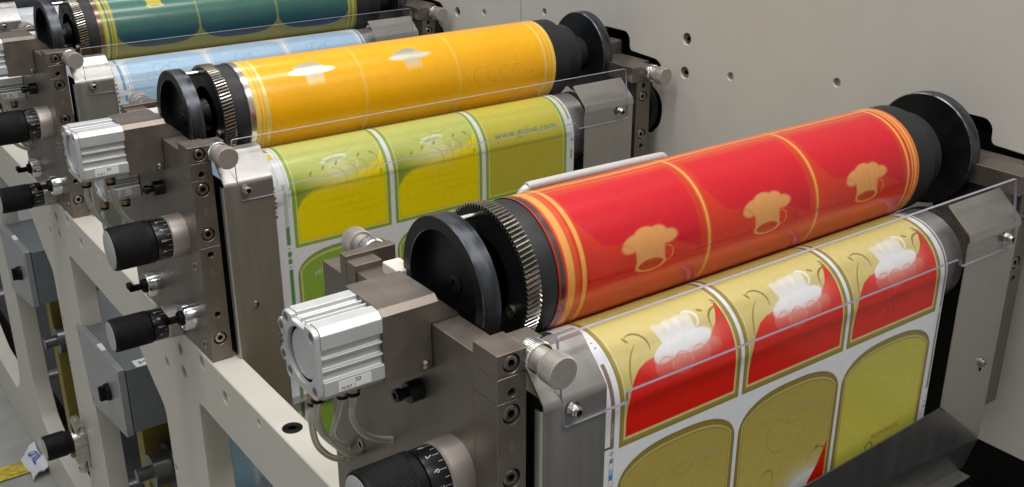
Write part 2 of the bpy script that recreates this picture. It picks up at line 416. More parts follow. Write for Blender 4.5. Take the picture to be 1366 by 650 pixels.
def art_yellow_plate(U, Y):
    img = np.zeros(U.shape + (4,)); img[..., :3] = (.93, .455, .004)
    f = noise2(U, Y, 14, 11); img[..., :3] *= (1 + .05 * f[..., None])
    for k, (c, al) in enumerate(((.1815, 1.0), (.324, .8))):
        y0 = .0345
        d, base = hat_mask(U, (Y - y0), c)
        d = np.minimum(np.minimum(np.minimum(ell(U, Y, c, .0500, .0310, .0056), ell(U, Y, c+.001, .0600, .0110, .0048)), ell(U, Y, c-.006, .0565, .0165, .0058)), np.minimum(ell(U, Y, c+.009, .0550, .009, .0048), rect(U, Y, c-.0115, c+.0125, .022, .0515)))
        lay(img, ss(d, .0005) * np.clip((Y-.029)/.020, 0, 1), (.95, .91, .74), .92)  # bare hats, whitened and faded downward to follow the lamp highlight
    for x in (.2472, .3898): 
        lay(img, ss(np.abs(U-x) - .0020, .0008) * .55, (.86, .52, .06))
        lay(img, ss(np.abs(U-x+.0004) - .0005, .0005) * .7, (.90, .62, .18))
    # embossed flower and capitals of the third panel
    for j in range(6): lay(img, ss(np.abs(ell(U, Y, .4482 + .004*math.cos(j*1.05), .071 + .004*math.sin(j*1.05), .0028, .0028)) - .0003, .0004) * .5, (.90, .55, .08))
    xs = .424
    for j, (t0, t1) in enumerate(((40, 320), (150, 330), (60, 300), (30, 210), (200, 20))):
        for dr in (0, .0022): lay(img, arc_m(U, Y, xs + .021*j, .0075, .0135 - dr - .001*j, .00045, t0, t1) * (.55 if dr else .4), (.90, .56, .10) if not dr else (.52, .20, .0))
    for x, w in ((.0985, .0024), (.1050, .0011), (.1110, .0026), (.5365, .0022), (.5445, .0008), (.5510, .0018)):
        lay(img, ss(np.abs(U-x) - w, .0006) * .85, (.86, .62, .16))
    lay(img, ss(np.abs(U-.1112) - .0007, .0004) * .8, (.9, .8, .45), .5)
    lay(img, ss(U - .0950, .0004), (.72, .68, .62), .95)
    lay(img, ss(U - .0885, .0003), (.10, .07, .05), .2)
    lay(img, ss(.5535 - U, .0004), (.85, .60, .10), 0)
    return img

def art_teal_plate(U, Y):
    img = np.zeros(U.shape + (4,)); img[..., :3] = (.23, .23, .055)
    f = noise2(U, Y, 16, 21)
    for k, (a, b) in enumerate(((.1135, .2538), (.2555, .3965), (.3982, .5385))):
        c = (a+b)/2; h = (b-a)/2; xx = np.clip(np.abs(U-c)/h, 0, 1)
        yb = -.026 + .030 * (1 - (1 - xx**3.2)**.55)
        d = np.maximum(np.abs(U-c)-h, yb - Y)
        g = np.clip((Y + .02) / .06, 0, 1)[..., None]
        colr = np.array((.012, .045, .090)) * (1-g) + np.array((.050, .175, .130)) * g
        m = ss(d, .0006)[..., None]; img[..., :3] = img[..., :3]*(1-m) + colr * m * (1 + .08*f[..., None])
        lay(img, ss(np.abs(d) - .0006, .0006) * .35, (.50, .48, .10))
        lay(img, arc_m(U, Y, c-.005, .018, .012, .0008, 30, 170) * .4, (.03, .10, .12))
        hx = c + .003
        lay(img, ss(np.minimum(ell(U, Y, hx, .064, .02, .009), rect(U, Y, hx-.012, hx+.012, .044, .062)), .0005), (.55, .48, .06))
        lay(img, ss(np.abs(ell(U, Y, hx, .0445, .0125, .003)) - .0006, .0004), (.6, .55, .1))
    for x, w in ((.0985, .0024), (.1060, .0008), (.1110, .0012), (.5395, .0014), (.5480, .002)):
        lay(img, ss(np.abs(U-x) - w, .0006) * .9, (.50, .46, .06))
    lay(img, ss(np.abs(U-.1030) - .0014, .0005) * .9, (.02, .13, .12))
    lay(img, ss(U - .0935, .0004), (.20, .13, .10), .6)
    return img

def art_red_web(U, T):
    img = np.zeros(U.shape + (4,)); img[..., :3] = (.83, .85, .89)
    gold_o, cream, olive = (.285, .215, .030), (.72, .64, .30), (.50, .42, .10)
    for k, (a, b) in enumerate(LX):
        # ---- first row
        lay(img, ss(rect(U, T, a, b, -.0355, .2)), gold_o)
        lay(img, ss(rect(U, T, a+.0015, b-.0015, -.0335, .2)) * .5, (.40, .32, .07))
        lay(img, ss(rect(U, T, a+.0047, b-.0047, -.0300, .2)), cream)
        inn = rect(U, T, a+.0066, b-.0066, -.0276, .2); m = ss(inn)
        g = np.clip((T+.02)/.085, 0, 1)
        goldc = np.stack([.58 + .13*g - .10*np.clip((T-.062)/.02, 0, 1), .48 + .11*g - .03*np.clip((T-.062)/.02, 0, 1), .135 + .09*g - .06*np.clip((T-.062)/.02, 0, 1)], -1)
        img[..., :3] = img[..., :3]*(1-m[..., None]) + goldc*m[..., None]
        s = (U-a)/(b-a)
        tb = np.interp(s, [0, .048, .06, .085, .12, .17, .24, .32, .60, .72, .80, .86, .90, .93, .955, 1], [-.020, -.012, .0, .011, .0195, .0265, .0305, .032, .030, .0315, .0345, .041, .049, .0575, .058, .040])
        hr = .03 * np.clip((s-.955)/.045, 0, 1)
        red = np.maximum(inn, T - tb)
        lay(img, ss(red, .0004), (.74, .010, .002))
        c = a + .0755
        # soft white glow then cups
        gl = np.exp(-(((U-c-.004)/.030)**2 + ((T-.0335)/.0115)**2)) * m * np.clip((T-.012)/.014, 0, 1)
        lay(img, np.clip(gl*1.05, 0, 1) * np.where(T < tb, .55, .50), (.88, .74, .62))
        for (x, y, rr, al) in ((-.024, .0215, .0105, .34), (-.004, .0195, .0125, .42), (.017, .0210, .0110, .36), (.033, .0235, .0085, .25)):
            lay(img, ss(np.hypot(U-c-x, (T-y)*1.15) - rr, .0006) * m * al * np.clip((T-y+rr)/(1.4*rr), 0, 1), (.86, .52, .44))
        fade = np.clip((T-.0185)/.014, 0, 1)
        for (x, y, rx, ry, ro) in ((-.016, .0325, .0175, .0075, .25), (.014, .0335, .0205, .0085, .12), (-.004, .036, .016, .009, 0)):
            lay(img, ss(ell(U, T, c+x, y, rx, ry, ro), .0005) * fade, (.86, .86, .87))
        for (x, y, w, h) in ((-.012, .046, .0095, .0105), (.001, .0475, .0095, .0105), (.013, .047, .0105, .0115)):
            d = np.maximum(np.abs(U-c-x) - w*(.80 + .20*(T-y)/h), np.abs(T-y) - h)
            lay(img, ss(d, .0006) * np.clip(1.15 - (T-y+h)/(2*h)*.75, 0, 1), (.86, .86, .87))
            lay(img, arc_m(U, T, c+x-.003, y+h*.75, .0042, .0006, 20, 200) * .35, (.82, .80, .68))
        lay(img, arc_m(U, T, c+.020, .0515, .0082, .0011, 270, 130), (.85, .85, .82))
        # scallops of the cup bottoms on red
        for x in (-.022, -.004, .016): lay(img, arc_m(U, T, c+x, .0200, .0085, .0006, 15, 165) * .6, (.78, .22, .12))
        # curls
        br = (.22, .15, .025)
        for (x, y, r, t0, t1) in ((.0310, .0440, .0125, 330, 120), (.128, .0395, .0150, 20, 190), (.121, .052, .0125, 270, 60), (.1215, .0455, .0145, 300, 70)):
            lay(img, arc_m(U, T, a+x, y, r, .00085, t0, t1) * m * .95, br)
        lay(img, arc_m(U, T, a+.047, .0180,   .0330, .00065, 120, 190) * m * .8, br)
        for (x, y, ro) in ((.024, .0528, -1.0), (.1105, .0560, -.5), (.131, .0600, -.9)):
            lay(img, ss(ell(U, T, a+x, y, .0034, .0014, ro), .0004) * m * .85, br)
        for j in range(3):
            for (x, q) in ((.038, 1), (.090, .8), (.121, 1.1)): lay(img, arc_m(U, T, a+x+.006*j, .070, .011+.002*j, .0004, 20, 110) * m * .5, (.28, .30, .03))
        # faint script lines on the red field
        for (y, x0, x1) in ((.0075, .040, .105), (-.005, .050, .118), (-.0155, .030, .090)):
            ph = (U-a)*900; yy = y + .0016*np.sin(ph) * np.sin(ph*.37+k) + .0008*np.sin(ph*2.3)
            lay(img, ss(np.abs(T-yy) - .00022, .00035) * ((s*.1385 > x0) & (s*.1385 < x1)) * m * .45, (.68, .06, .03))
        # ---- second row
        d = arch_d(U, T, a, b, -.0437)
        base = [(.45, .365, .085), (.46, .375, .088), (.56, .52, .08)][k]
        lay(img, ss(d), (.25, .175, .030))
        lay(img, ss(d+.0012) * .6, (.33, .26, .05))
        lay(img, ss(d+.0045), (.60, .52, .20))
        lay(img, ss(d+.0060), (.30, .235, .05))
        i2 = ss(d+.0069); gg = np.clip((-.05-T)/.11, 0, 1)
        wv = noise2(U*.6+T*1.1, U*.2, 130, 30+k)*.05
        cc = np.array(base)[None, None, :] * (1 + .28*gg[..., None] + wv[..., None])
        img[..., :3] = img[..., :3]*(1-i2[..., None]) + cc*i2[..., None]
        if k < 2:
            for j in range(5): lay(img, ss(np.abs((T+.11) - (U-a-.02-.022*j)*(.9+.1*j)) - .0007, .0012) * i2 * .22 * ((T < -.07-.004*j)), (.16, .12, .01))
            lay(img, arc_m(U, T, a+.062, -.095, .022, .0006, 130, 300)*i2*.35, (.18, .14, .02)); lay(img, arc_m(U, T, a+.075, -.078, .012, .0005, 180, 350)*i2*.3, (.18, .14, .02))
            mk = np.clip(np.exp(-(((U-a-.100)/.026)**2 + ((T+.176)/.020)**2))*1.5, 0, 1)*i2
            lay(img, mk, (.84, .84, .84))
            lay(img, ss(ell(U, T, a+.105, -.165, .024, .0075, .1), .0005)*i2, (.86, .86, .87))
            yr = np.interp((U-a), [.095, .110, .120, .127, .132], [-.19, -.168, -.155, -.140, -.128])
            lay(img, ss(np.maximum(T-yr, .108+a-U), .0004)*i2, (.74, .010, .002))
            lay(img, arc_m(U, T, a+.118, -.148, .014, .0006, 330, 170)*i2*.8, (.24, .17, .02)); lay(img, arc_m(U, T, a+.045, -.142, .009, .0006, 300, 170)*i2*.8, (.24, .17, .02))
            lay(img, ss(ell(U, T, a+.116, -.133, .0016, .003), .0004)*i2*.8, (.24, .17, .02))
        else:
            for j in range(9):
                x = .02 + .013*(j*5 % 9); y = -.065 - .011*(j*7 % 9)
                lay(img, ss(np.abs((T-y) - (U-a-x)*.22) - .00035, .0006)*i2*.25*(np.abs(U-a-x-.02) < .022), (.52, .48, .10))
            lay(img, ss(np.abs(ell(U, T, a+.060, -.167, .0055, .0055))-.0012, .0005)*i2*.8, (.20, .20, .05))
    # ---- margins
    lay(img, ss(rect(U, T, .0985, .1025, -.0335, .041)), (.235, .165, .115))
    lay(img, ss(rect(U, T, .0985, .1025, -.0470, -.0425)), (.30, .22, .14))
    for j, cc in enumerate(((.8, .8, .82), (.33, .58, .82), (.03, .25, .62), (.8, .8, .82), (.75, .38, .50), (.7, .1, .25), (.8, .8, .82), (.8, .7, .1), (.25, .2, .15))):
        lay(img, ss(rect(U, T, .0985, .1023, -.0470-.0055*(j+1), -.0470-.0055*j)), cc)
    lay(img, ss(np.minimum(np.abs(U-.0984), np.abs(U-.1025))-.0002, .0003)*((T < -.047) & (T > -.12)), (.25, .17, .12))
    lay(img, ss(rect(U, T, .0905, .0985, -.0325, -.0305)), (.035, .02, .025))
    lay(img, ss(np.abs(np.hypot(U-.1005, T+.0378)-.0017)-.00025, .0003), (.2, .15, .12)); lay(img, ss(np.minimum(np.maximum(np.abs(U-.1005)-.0002, np.abs(T+.0378)-.003), np.maximum(np.abs(T+.0378)-.0002, np.abs(U-.1005)-.003)), .0003), (.2, .15, .12))
    for j, cc in enumerate(((.85, .70, .1), (.75, .12, .35), (.03, .33, .65))): lay(img, ss(np.hypot(U-.1030, T-(.0665-.0055*j))-.0011, .0003), cc)
    lay(img, ss(np.abs(U-.0970)-.00035, .0004)*(T > .042)*.8, (.4, .32, .25)); lay(img, ss(np.abs(U-.1055)-.00025, .0003)*(T > .03)*.6, (.5, .42, .3))
    lay(img, ss(rect(U, T, .0950, .1045, .0745, .081)), (.16, .20, .07))
    lay(img, ss(rect(U, T, .5425, .5455, -.128, .2)), (.30, .21, .17))
    lay(img, ss(rect(U, T, .5425, .5455, -.0395, -.0335)), (.8, .8, .82))
    lay(img, ss(np.abs(np.hypot(U-.5440, T+.0365)-.0016)-.0003, .0003), (.2, .15, .12))
    for j, cc in enumerate(((.8, .7, .1), (.75, .12, .3), (.03, .2, .6))): lay(img, ss(np.hypot(U-.5440, T+.138+.006*j)-.0015, .0003), cc)
    return img

def art_green_web(U, T):
    img = np.zeros(U.shape + (4,)); img[..., :3] = (.80, .81, .84)
    gr, cream = (.27, .43, .04), (.66, .70, .28)
    for k, (a, b) in enumerate(LX):
        b = b - .0018
        if k == 2: a -= .0
        g = np.clip((T+.064)/.12, 0, 1)
        lay(img, ss(rect(U, T, a, b, -.0640, .2)), gr)
        lay(img, ss(rect(U, T, a+.0045, b-.0045, -.0600, .2)), cream)
        inn = rect(U, T, a+.0062, b-.0062, -.0580, .2); m = ss(inn)
        gg = np.clip((T-.0)/.08, 0, 1)
        if k < 2:
            cc = np.stack([.47 + .15*gg, .52 + .14*gg, .07 + .13*gg], -1)
            img[..., :3] = img[..., :3]*(1-m[..., None]) + cc*m[..., None]
            s = (U-a)/(b-a)
            # green shade at the left shoulder
            lay(img, m*np.exp(-((s-.05)/.14)**2)*np.exp(-((T-.004)/.022)**2)*.8, (.20, .32, .02))
            tb = np.interp(s, [0, .055, .10, .2, .35, .5, .65, .8, .90, .955, 1], [-.020, -.014, -.004, .0035, .0090, .0125, .0165, .0215, .0265, .038, .046])
            lay(img, ss(np.maximum(inn, T-tb), .0025), (.92, .74, .0))
            for j in range(3): lay(img, m*np.exp(-((s-.5-.1*j)/.22)**2)*np.exp(-((T+.012+.010*j)/.0022)**2)*.25, (.60, .46, .0))
            c = a + .068
            lay(img, np.clip(np.exp(-(((U-c)/.030)**2 + ((T-.020)/.013)**2))*.75, 0, 1)*m, (.80, .79, .30))
            lay(img, ss(ell(U, T, c-.002, .0395, .0185, .0050, .12), .0006)*.85, (.80, .83, .62))
            lay(img, ss(ell(U, T, c-.002, .0380, .0140, .0030, .12), .0006)*.8, (.40, .48, .16))
            lay(img, ss(ell(U, T, c, .026, .016, .012), .002)*.30, (.82, .83, .55))
            lay(img, arc_m(U, T, c+.020, .028, .0075, .0012, 250, 110)*.35, (.82, .83, .6))
            dk = (.16, .30, .02)
            for (x, y, r, t0, t1) in ((.060, .012, .016, 330, 110), (.078, .016, .014, 320, 120), (.095, .021, .012, 310, 130), (.112, .028, .012, 270, 80), (.122, .013, .012, 300, 40), (.055, .055, .016, 180, 350), (.080, .066, .020, 200, 330)):
                lay(img, arc_m(U, T, a+x, y, r, .0005, t0, t1)*m*.5, dk)
            for (x, y, ro) in ((.030, .026, .9), (.048, .0305, .9), (.067, .0335, .9), (.100, .0385, .9), (.118, .0385, -.9), (.125, .012, 1.2)): lay(img, ss(ell(U, T, a+x, y, .0034, .0014, ro), .0005)*m*.8, dk)
        else:
            cc = np.stack([.54 + .14*gg, .485 + .14*gg, .035 + .07*gg], -1)
            img[..., :3] = img[..., :3]*(1-m[..., None]) + cc*m[..., None]
            lay(img, m*np.clip(np.exp(-(((U-a-.095)/.014)**2+((T+.018)/.006)**2)), 0, 1)*.4, (.55, .44, .0))
            lay(img, m*np.clip(np.exp(-(((U-a-.055)/.045)**2+((T-.004)/.006)**2)), 0, 1)*.25, (.50, .42, .02))
        d = arch_d(U, T, a, b, -.0708)
        lay(img, ss(d), (.24, .36, .06)); lay(img, ss(d+.0035), (.55, .62, .20)); lay(img, ss(d+.0060), (.27, .44, .06))
        lay(img, ss(np.minimum(np.abs(ell(U, T, a+.066, -.122, .02, .012))-.0005, np.abs(ell(U, T, a+.06, -.13, .028, .01, .3))-.0004), .0005)*ss(d+.007)*.6, (.12, .25, .03))
    gs = (.10, .30, .09)
    lay(img, ss(rect(U, T, .0970, .1020, -.058, -.034)), gs)
    lay(img, ss(rect(U, T, .0970, .1020, -.073, -.0665)), gs); lay(img, ss(rect(U, T, .0970, .1020, -.083, -.0765)), gs); lay(img, ss(rect(U, T, .0970, .1020, -.3, -.0905)), gs)
    for y in (-.0625, -.0745, -.0870): lay(img, ss(np.minimum(np.maximum(np.abs(U-.0995)-.0005, np.abs(T-y)-.0022), np.maximum(np.abs(T-y)-.0005, np.abs(U-.0995)-.0022)), .0003)*.7, gs)
    lay(img, ss(rect(U, T, .0970, .1020, -.034, .020)), (.48, .60, .42))
    lay(img, ss(rect(U, T, .0950, .1000, .055, .066)), (.75, .60, .03)); lay(img, ss(rect(U, T, .0950, .1000, .070, .083)), (.30, .42, .12))
    lay(img, ss(np.abs(U-.0935)-.0004, .0003)*(T > .02)*.8, (.30, .35, .30)); lay(img, ss(np.abs(U-.1045)-.0004, .0003)*(T > -.01)*.7, (.25, .40, .15))
    for j in range(16): lay(img, ss(rect(U, T, .0855, .0885, .07-.006*j, .0735-.006*j)), ((.65, .05, .30), (.03, .15, .5), (.7, .6, .1), (.15, .12, .12))[j % 4])
    lay(img, ss(rect(U, T, .5405, .5440, .028, .2)), (.36, .44, .10)); lay(img, ss(rect(U, T, .5405, .5440, -.3, -.016)), (.36, .44, .10)); lay(img, ss(rect(U, T, .5405, .5440, -.060, -.030)), (.85, .85, .85))
    lay(img, ss(np.hypot(U-.5423, T-.012)-.0012, .0003), (.7, .6, .1)); lay(img, ss(np.hypot(U-.5423, T+.002)-.0014, .0003), (.03, .25, .6))
    return img

def art_blue_web(U, T):
    img = np.zeros(U.shape + (4,)); img[..., :3] = (.80, .82, .86)
    T2 = np.where(T > -.24, T, ((T+.24) % .26) - .24 + .0)
    for k, (a, b) in enumerate(LX):
        d = arch_d(U, T2, a+.002, b-.001, .0820, .022, 2.8)
        lay(img, ss(d), (.42, .60, .80)); lay(img, ss(d+.0022), (.74, .80, .88)); lay(img, ss(d+.0042), (.32, .53, .76))
        i2 = ss(d+.0055); g = np.clip((T2)/.1, 0, 1)
        lay(img, i2, (.42, .63, .84)); lay(img, i2*.5*g, (.52, .71, .88))
        c = (a+b)/2
        for (x, y, r) in ((-.012, .040, .012), (.012, .042, .010), (.0, .03, .014), (-.03, .028, .008)): lay(img, arc_m(U, T2, c+x, y, r, .0007, 20, 320)*i2*.6, (.22, .44, .70))
        for j in range(7): lay(img, arc_m(U, T2, a+.02+.016*j, -.03-.012*(j % 3), .014+.003*(j % 2), .0018, 30*j, 30*j+200)*i2*.9, (.10, .36, .66))
        for j in range(5): lay(img, arc_m(U, T2, a+.025+.022*j, -.10-.018*(j % 3), .016+.004*(j % 2), .0016, 50*j, 50*j+190)*i2*.9, (.10, .36, .66))
    lay(img, ss(rect(U, T, .0975, .1025, .012, .06)), (.12, .38, .68)); lay(img, ss(rect(U, T, .0975, .1025, -.006, .004)), (.12, .38, .68))
    lay(img, ss(rect(U, T, .0975, .1025, .066, .085)), (.22, .45, .72)); lay(img, ss(rect(U, T, .5405, .5440, -.2, .2)), (.12, .38, .68))
    for j in range(14): lay(img, ss(rect(U, T, .0855, .0885, .07-.007*j, .0735-.007*j)), ((.65, .05, .30), (.03, .15, .5), (.7, .6, .1), (.05, .05, .07))[j % 4])
    return img
def art_white_web(U, T):
    img = np.zeros(U.shape + (4,)); img[..., :3] = (.70, .73, .77); return img
def art_dark_plate(U, T):
    img = np.zeros(U.shape + (4,)); img[..., :3] = (.035, .05, .055); return img

def grid_mesh(name, us, ts, fn3, art, matname, parent, thick=False):
    U, T = np.meshgrid(us, ts)          # rows = t
    P = fn3(U, T); b = BASE[top(parent).name]; P = P - np.array(b)
    nr, nc = U.shape; V = P.reshape(-1, 3)
    i = np.arange((nr-1)*(nc-1)); r0 = i // (nc-1); c0 = i % (nc-1); a = r0*nc + c0
    F = np.stack([a, a+1, a+nc+1, a+nc], 1).astype(np.int32)
    me = bpy.data.meshes.new(name); me.vertices.add(len(V)); me.vertices.foreach_set('co', V.astype(np.float32).ravel())
    me.loops.add(F.size); me.loops.foreach_set('vertex_index', F.ravel()); me.polygons.add(len(F))
    me.polygons.foreach_set('loop_start', np.arange(0, F.size, 4, dtype=np.int32)); me.polygons.foreach_set('loop_total', np.full(len(F), 4, np.int32))
    me.update(calc_edges=True)
    img = art(U, T); img[..., :3] = np.clip(img[..., :3], 0, 1)
    at = me.color_attributes.new('Ink', 'FLOAT_COLOR', 'POINT'); at.data.foreach_set('color', img.reshape(-1, 4).astype(np.float32).ravel())
    me.shade_smooth(); me.materials.append(M[matname])
    o = bpy.data.objects.new(name, me); COL.objects.link(o); o.parent = parent
    return o

# ------------------------------------------------------------------ geometry constants (station coordinates)
PV, PW, PR = .114, .0124, .0583          # plate cylinder axis and radius
WV, WW, WR = .053, -.0775, .0510         # impression roller axis, web radius
def web_pt(U, T):
    th = np.clip(T/WR, 0, None); P = np.empty(U.shape + (3,))
    P[..., 0] = U; P[..., 1] = np.where(T > 0, WV - WR*np.cos(th), WV-WR); P[..., 2] = np.where(T > 0, WW + WR*np.sin(th), WW + T); return P
def web_xyz(u, t, off=.00025):
    if t > 0:
        th = t/WR; return (u, WV-(WR+off)*math.cos(th), WW+(WR+off)*math.sin(th))
    return (u, WV-WR-off, WW+t)
def plate_pt(U, Y):
    th = Y/PR; return np.stack([U, PV - PR*np.cos(th), PW + PR*np.sin(th)], -1)
def plate_xyz(u, y, off=.0002):
    th = y/PR; return (u, PV-(PR+off)*math.cos(th), PW+(PR+off)*math.sin(th))
X, Y_, Z = (1, 0, 0), (0, 1, 0), (0, 0, 1)

# ------------------------------------------------------------------ setting
fl = MB(); fl.add([(-12, -12, -1.125), (14, -12, -1.125), (14, 16, -1.125), (-12, 16, -1.125)], [(0, 1, 2, 3)])
o = fl.build('floor', 'floor'); o['kind'] = 'structure'; o['label'] = 'grey concrete workshop floor'
st = MB(); st.add([(-8, 1.895, -1.121), (-.02, 1.895, -1.121), (-.02, 1.955, -1.121), (-8, 1.955, -1.121)], [(0, 1, 2, 3)])
o = st.build('floor_stripe', 'stripe'); o['kind'] = 'structure'

# ---- machine frame
FB = (-.0146, .3, -1.125)
frame = thing('press_stand', 'long cream painted press stand with window openings and legs under the printing units', 'machine stand', FB)
outer = [(-1.3, -1.125), (3.4, -1.125), (3.4, -.262), (-1.3, -.262)]
holes = []
for k in range(-1, 6):
    y = .6*k
    w = [(.070+y, -.348), (.068+y, -.60), (.060+y, -.88), (.030+y, -.955), (-.06+y, -.998), (-.30+y, -.998), (-.36+y, -.955), (-.388+y, -.88), (-.384+y, -.60), (-.379+y, -.432), (-.325+y, -.400), (-.262+y, -.349)]
    holes.append(fillet(w, .016, 4))
small = [(.182, -.342, .0085), (.036, -.2755, .0085), (-.035, -.293, .0085), (-.049, -.2845, .0028), (-.137, -.277, .0040), (.2086, -.528, .0070), (.175, -.70, .006), (.205, -.62, .005), (.19, -.84, .006)]
frscrews = [(.117, -.2925), (.113, -.3242)]
for k in range(0, 4):
    for (a, b, r) in small: holes.append(circle(a+.6*k, b, r, 16))
    for (a, b) in frscrews: holes.append(circle(a+.6*k, b, .0085, 18))
    for j in range(4): holes.append(circle(.16+.6*k-.13*j, -1.055-.012*(j % 2), .0045, 10))
me = curve_mesh('side_frame', outer, holes, 'yz', -.0146, .0217, .0012)
sf = link_mesh('side_frame', me, ['cream'], frame)
MB().box(.0215, .0235, -1.2, 3.3, -.345, -.27).build('dark_hole_backing', 'sheet_dark', frame)  # darkened sheet putting shade behind the frame holes
for k in range(0, 4):
    for (a, b) in frscrews: screw('socket_screw', (-.0120, a+.6*k, b), (-1, 0, 0), .0068, frame, head=-.002)
for k in range(0, 2):
    mb = MB(); mb.lathe([(-.002, .0112), (.0003, .0112), (.0003, 0)], Z, (.002, .409+.6*k, -.2617), 32)
    for j in range(3): mb.lathe([(.00035, .0098-.0022*j), (.0005, .0096-.0022*j), (.00035, .0093-.0022*j)], Z, (.002, .409+.6*k, -.2617), 28, m=1)
    mb.build('threaded_hole', ['black', 'dark'], frame)
# cross members and a dark slab added to keep the interior dark
body = thing('added_dark_bed', 'added dark bed slab for the shade inside the press below the label webs', 'dark interior slab', (.36, .3, -1.125))
mb = MB(); mb.box(.05, .72, -.9, 3.3, -1.12, -.99); mb.build('bed_plate', 'dark', body, .004)
for k in range(-1, 5): MB().lathe([(0, .022), (.70, .022)], X, (.012, .30+.6*k, -1.0), 24).build('tie_bar', 'sheet_dark', body)

# ---- drive side panel
PB = (.71, .3, -.342)
panel = thing('machine_wall', 'large beige grey machine wall with screws and black cut-outs behind the cylinders', 'machine wall', PB)
def cutout(y):
    p = [(.135, .0433), (.0805, .0430), (.0725, .0350), (.0715, .0155), (.0558, .0150), (.0107, .0125), (-.0005, .0040), (.0030, -.0110), (.0230, -.0265),
         (.004, -.037), (-.0048, -.0500), (-.006, -.066), (-.0025, -.085), (.0191, -.1065), (.12, -.11), (.16, -.03)]
    return fillet([(a+y, b) for a, b in p], .010, 3)
ph = [(.5512, .053, 1), (.5516, .0038, 1), (.4631, .0156, 0), (.2857, .0426, 0)]
def loops(v0, v1):
    hs = []
    for k in range(-2, 5):
        if v0 < .6*k - .02 and .6*k + .18 < v1: hs.append(cutout(.6*k))
        for (a, b, s) in ph:
            if v0 < a+.6*k-.01 and a+.6*k+.01 < v1: hs.append(circle(a+.6*k, b, .0085 if s else .0056, 20))
    return hs
for (v0, v1) in ((-1.4, .9515), (.9535, 3.4)):
    me = curve_mesh('panel_sheet', [(v0, -.342), (v1, -.342), (v1, 1.3), (v0, 1.3)], loops(v0, v1), 'yz', .71, .722, .0006)
    link_mesh('panel_sheet', me, ['panel'], panel)
MB().box(.7395, .745, -1.4, 3.4, -.335, 1.3).build('dark_hole_backing', 'black', panel)  # black sheet standing for the unlit depth behind the cut-outs
for k in range(-1, 3):
    for (a, b, s) in ph:
        if not s: 
            mb = MB(); mb.lathe([(0, .0054), (.010, .0054)], X, (.7165, a+.6*k, b), 20); mb.build('hole_plug', 'grey_ink', panel)
        else: screw('socket_screw', (.7135, a+.6*k, b), (-1, 0, 0), .0064, panel, head=-.001)
cab = thing('recess_filler', 'black box filling the dark recess below the beige panel', 'dark recess filler', (.74, .3, -1.125))
MB().box(.725, 1.2, -1.4, 3.4, -1.12, -.345).build('recess_filler_body', 'black', cab)  # black box put in for the unlit recess under the panel
mb = MB(); mb.box(.69, .705, -.12, .02, -.44, -.405); mb.build('cable_cover', 'dark', cab, .002)

# ------------------------------------------------------------------ station parts (built once, in station 0)
NAME = ['red', 'yellow', 'teal', 'far']

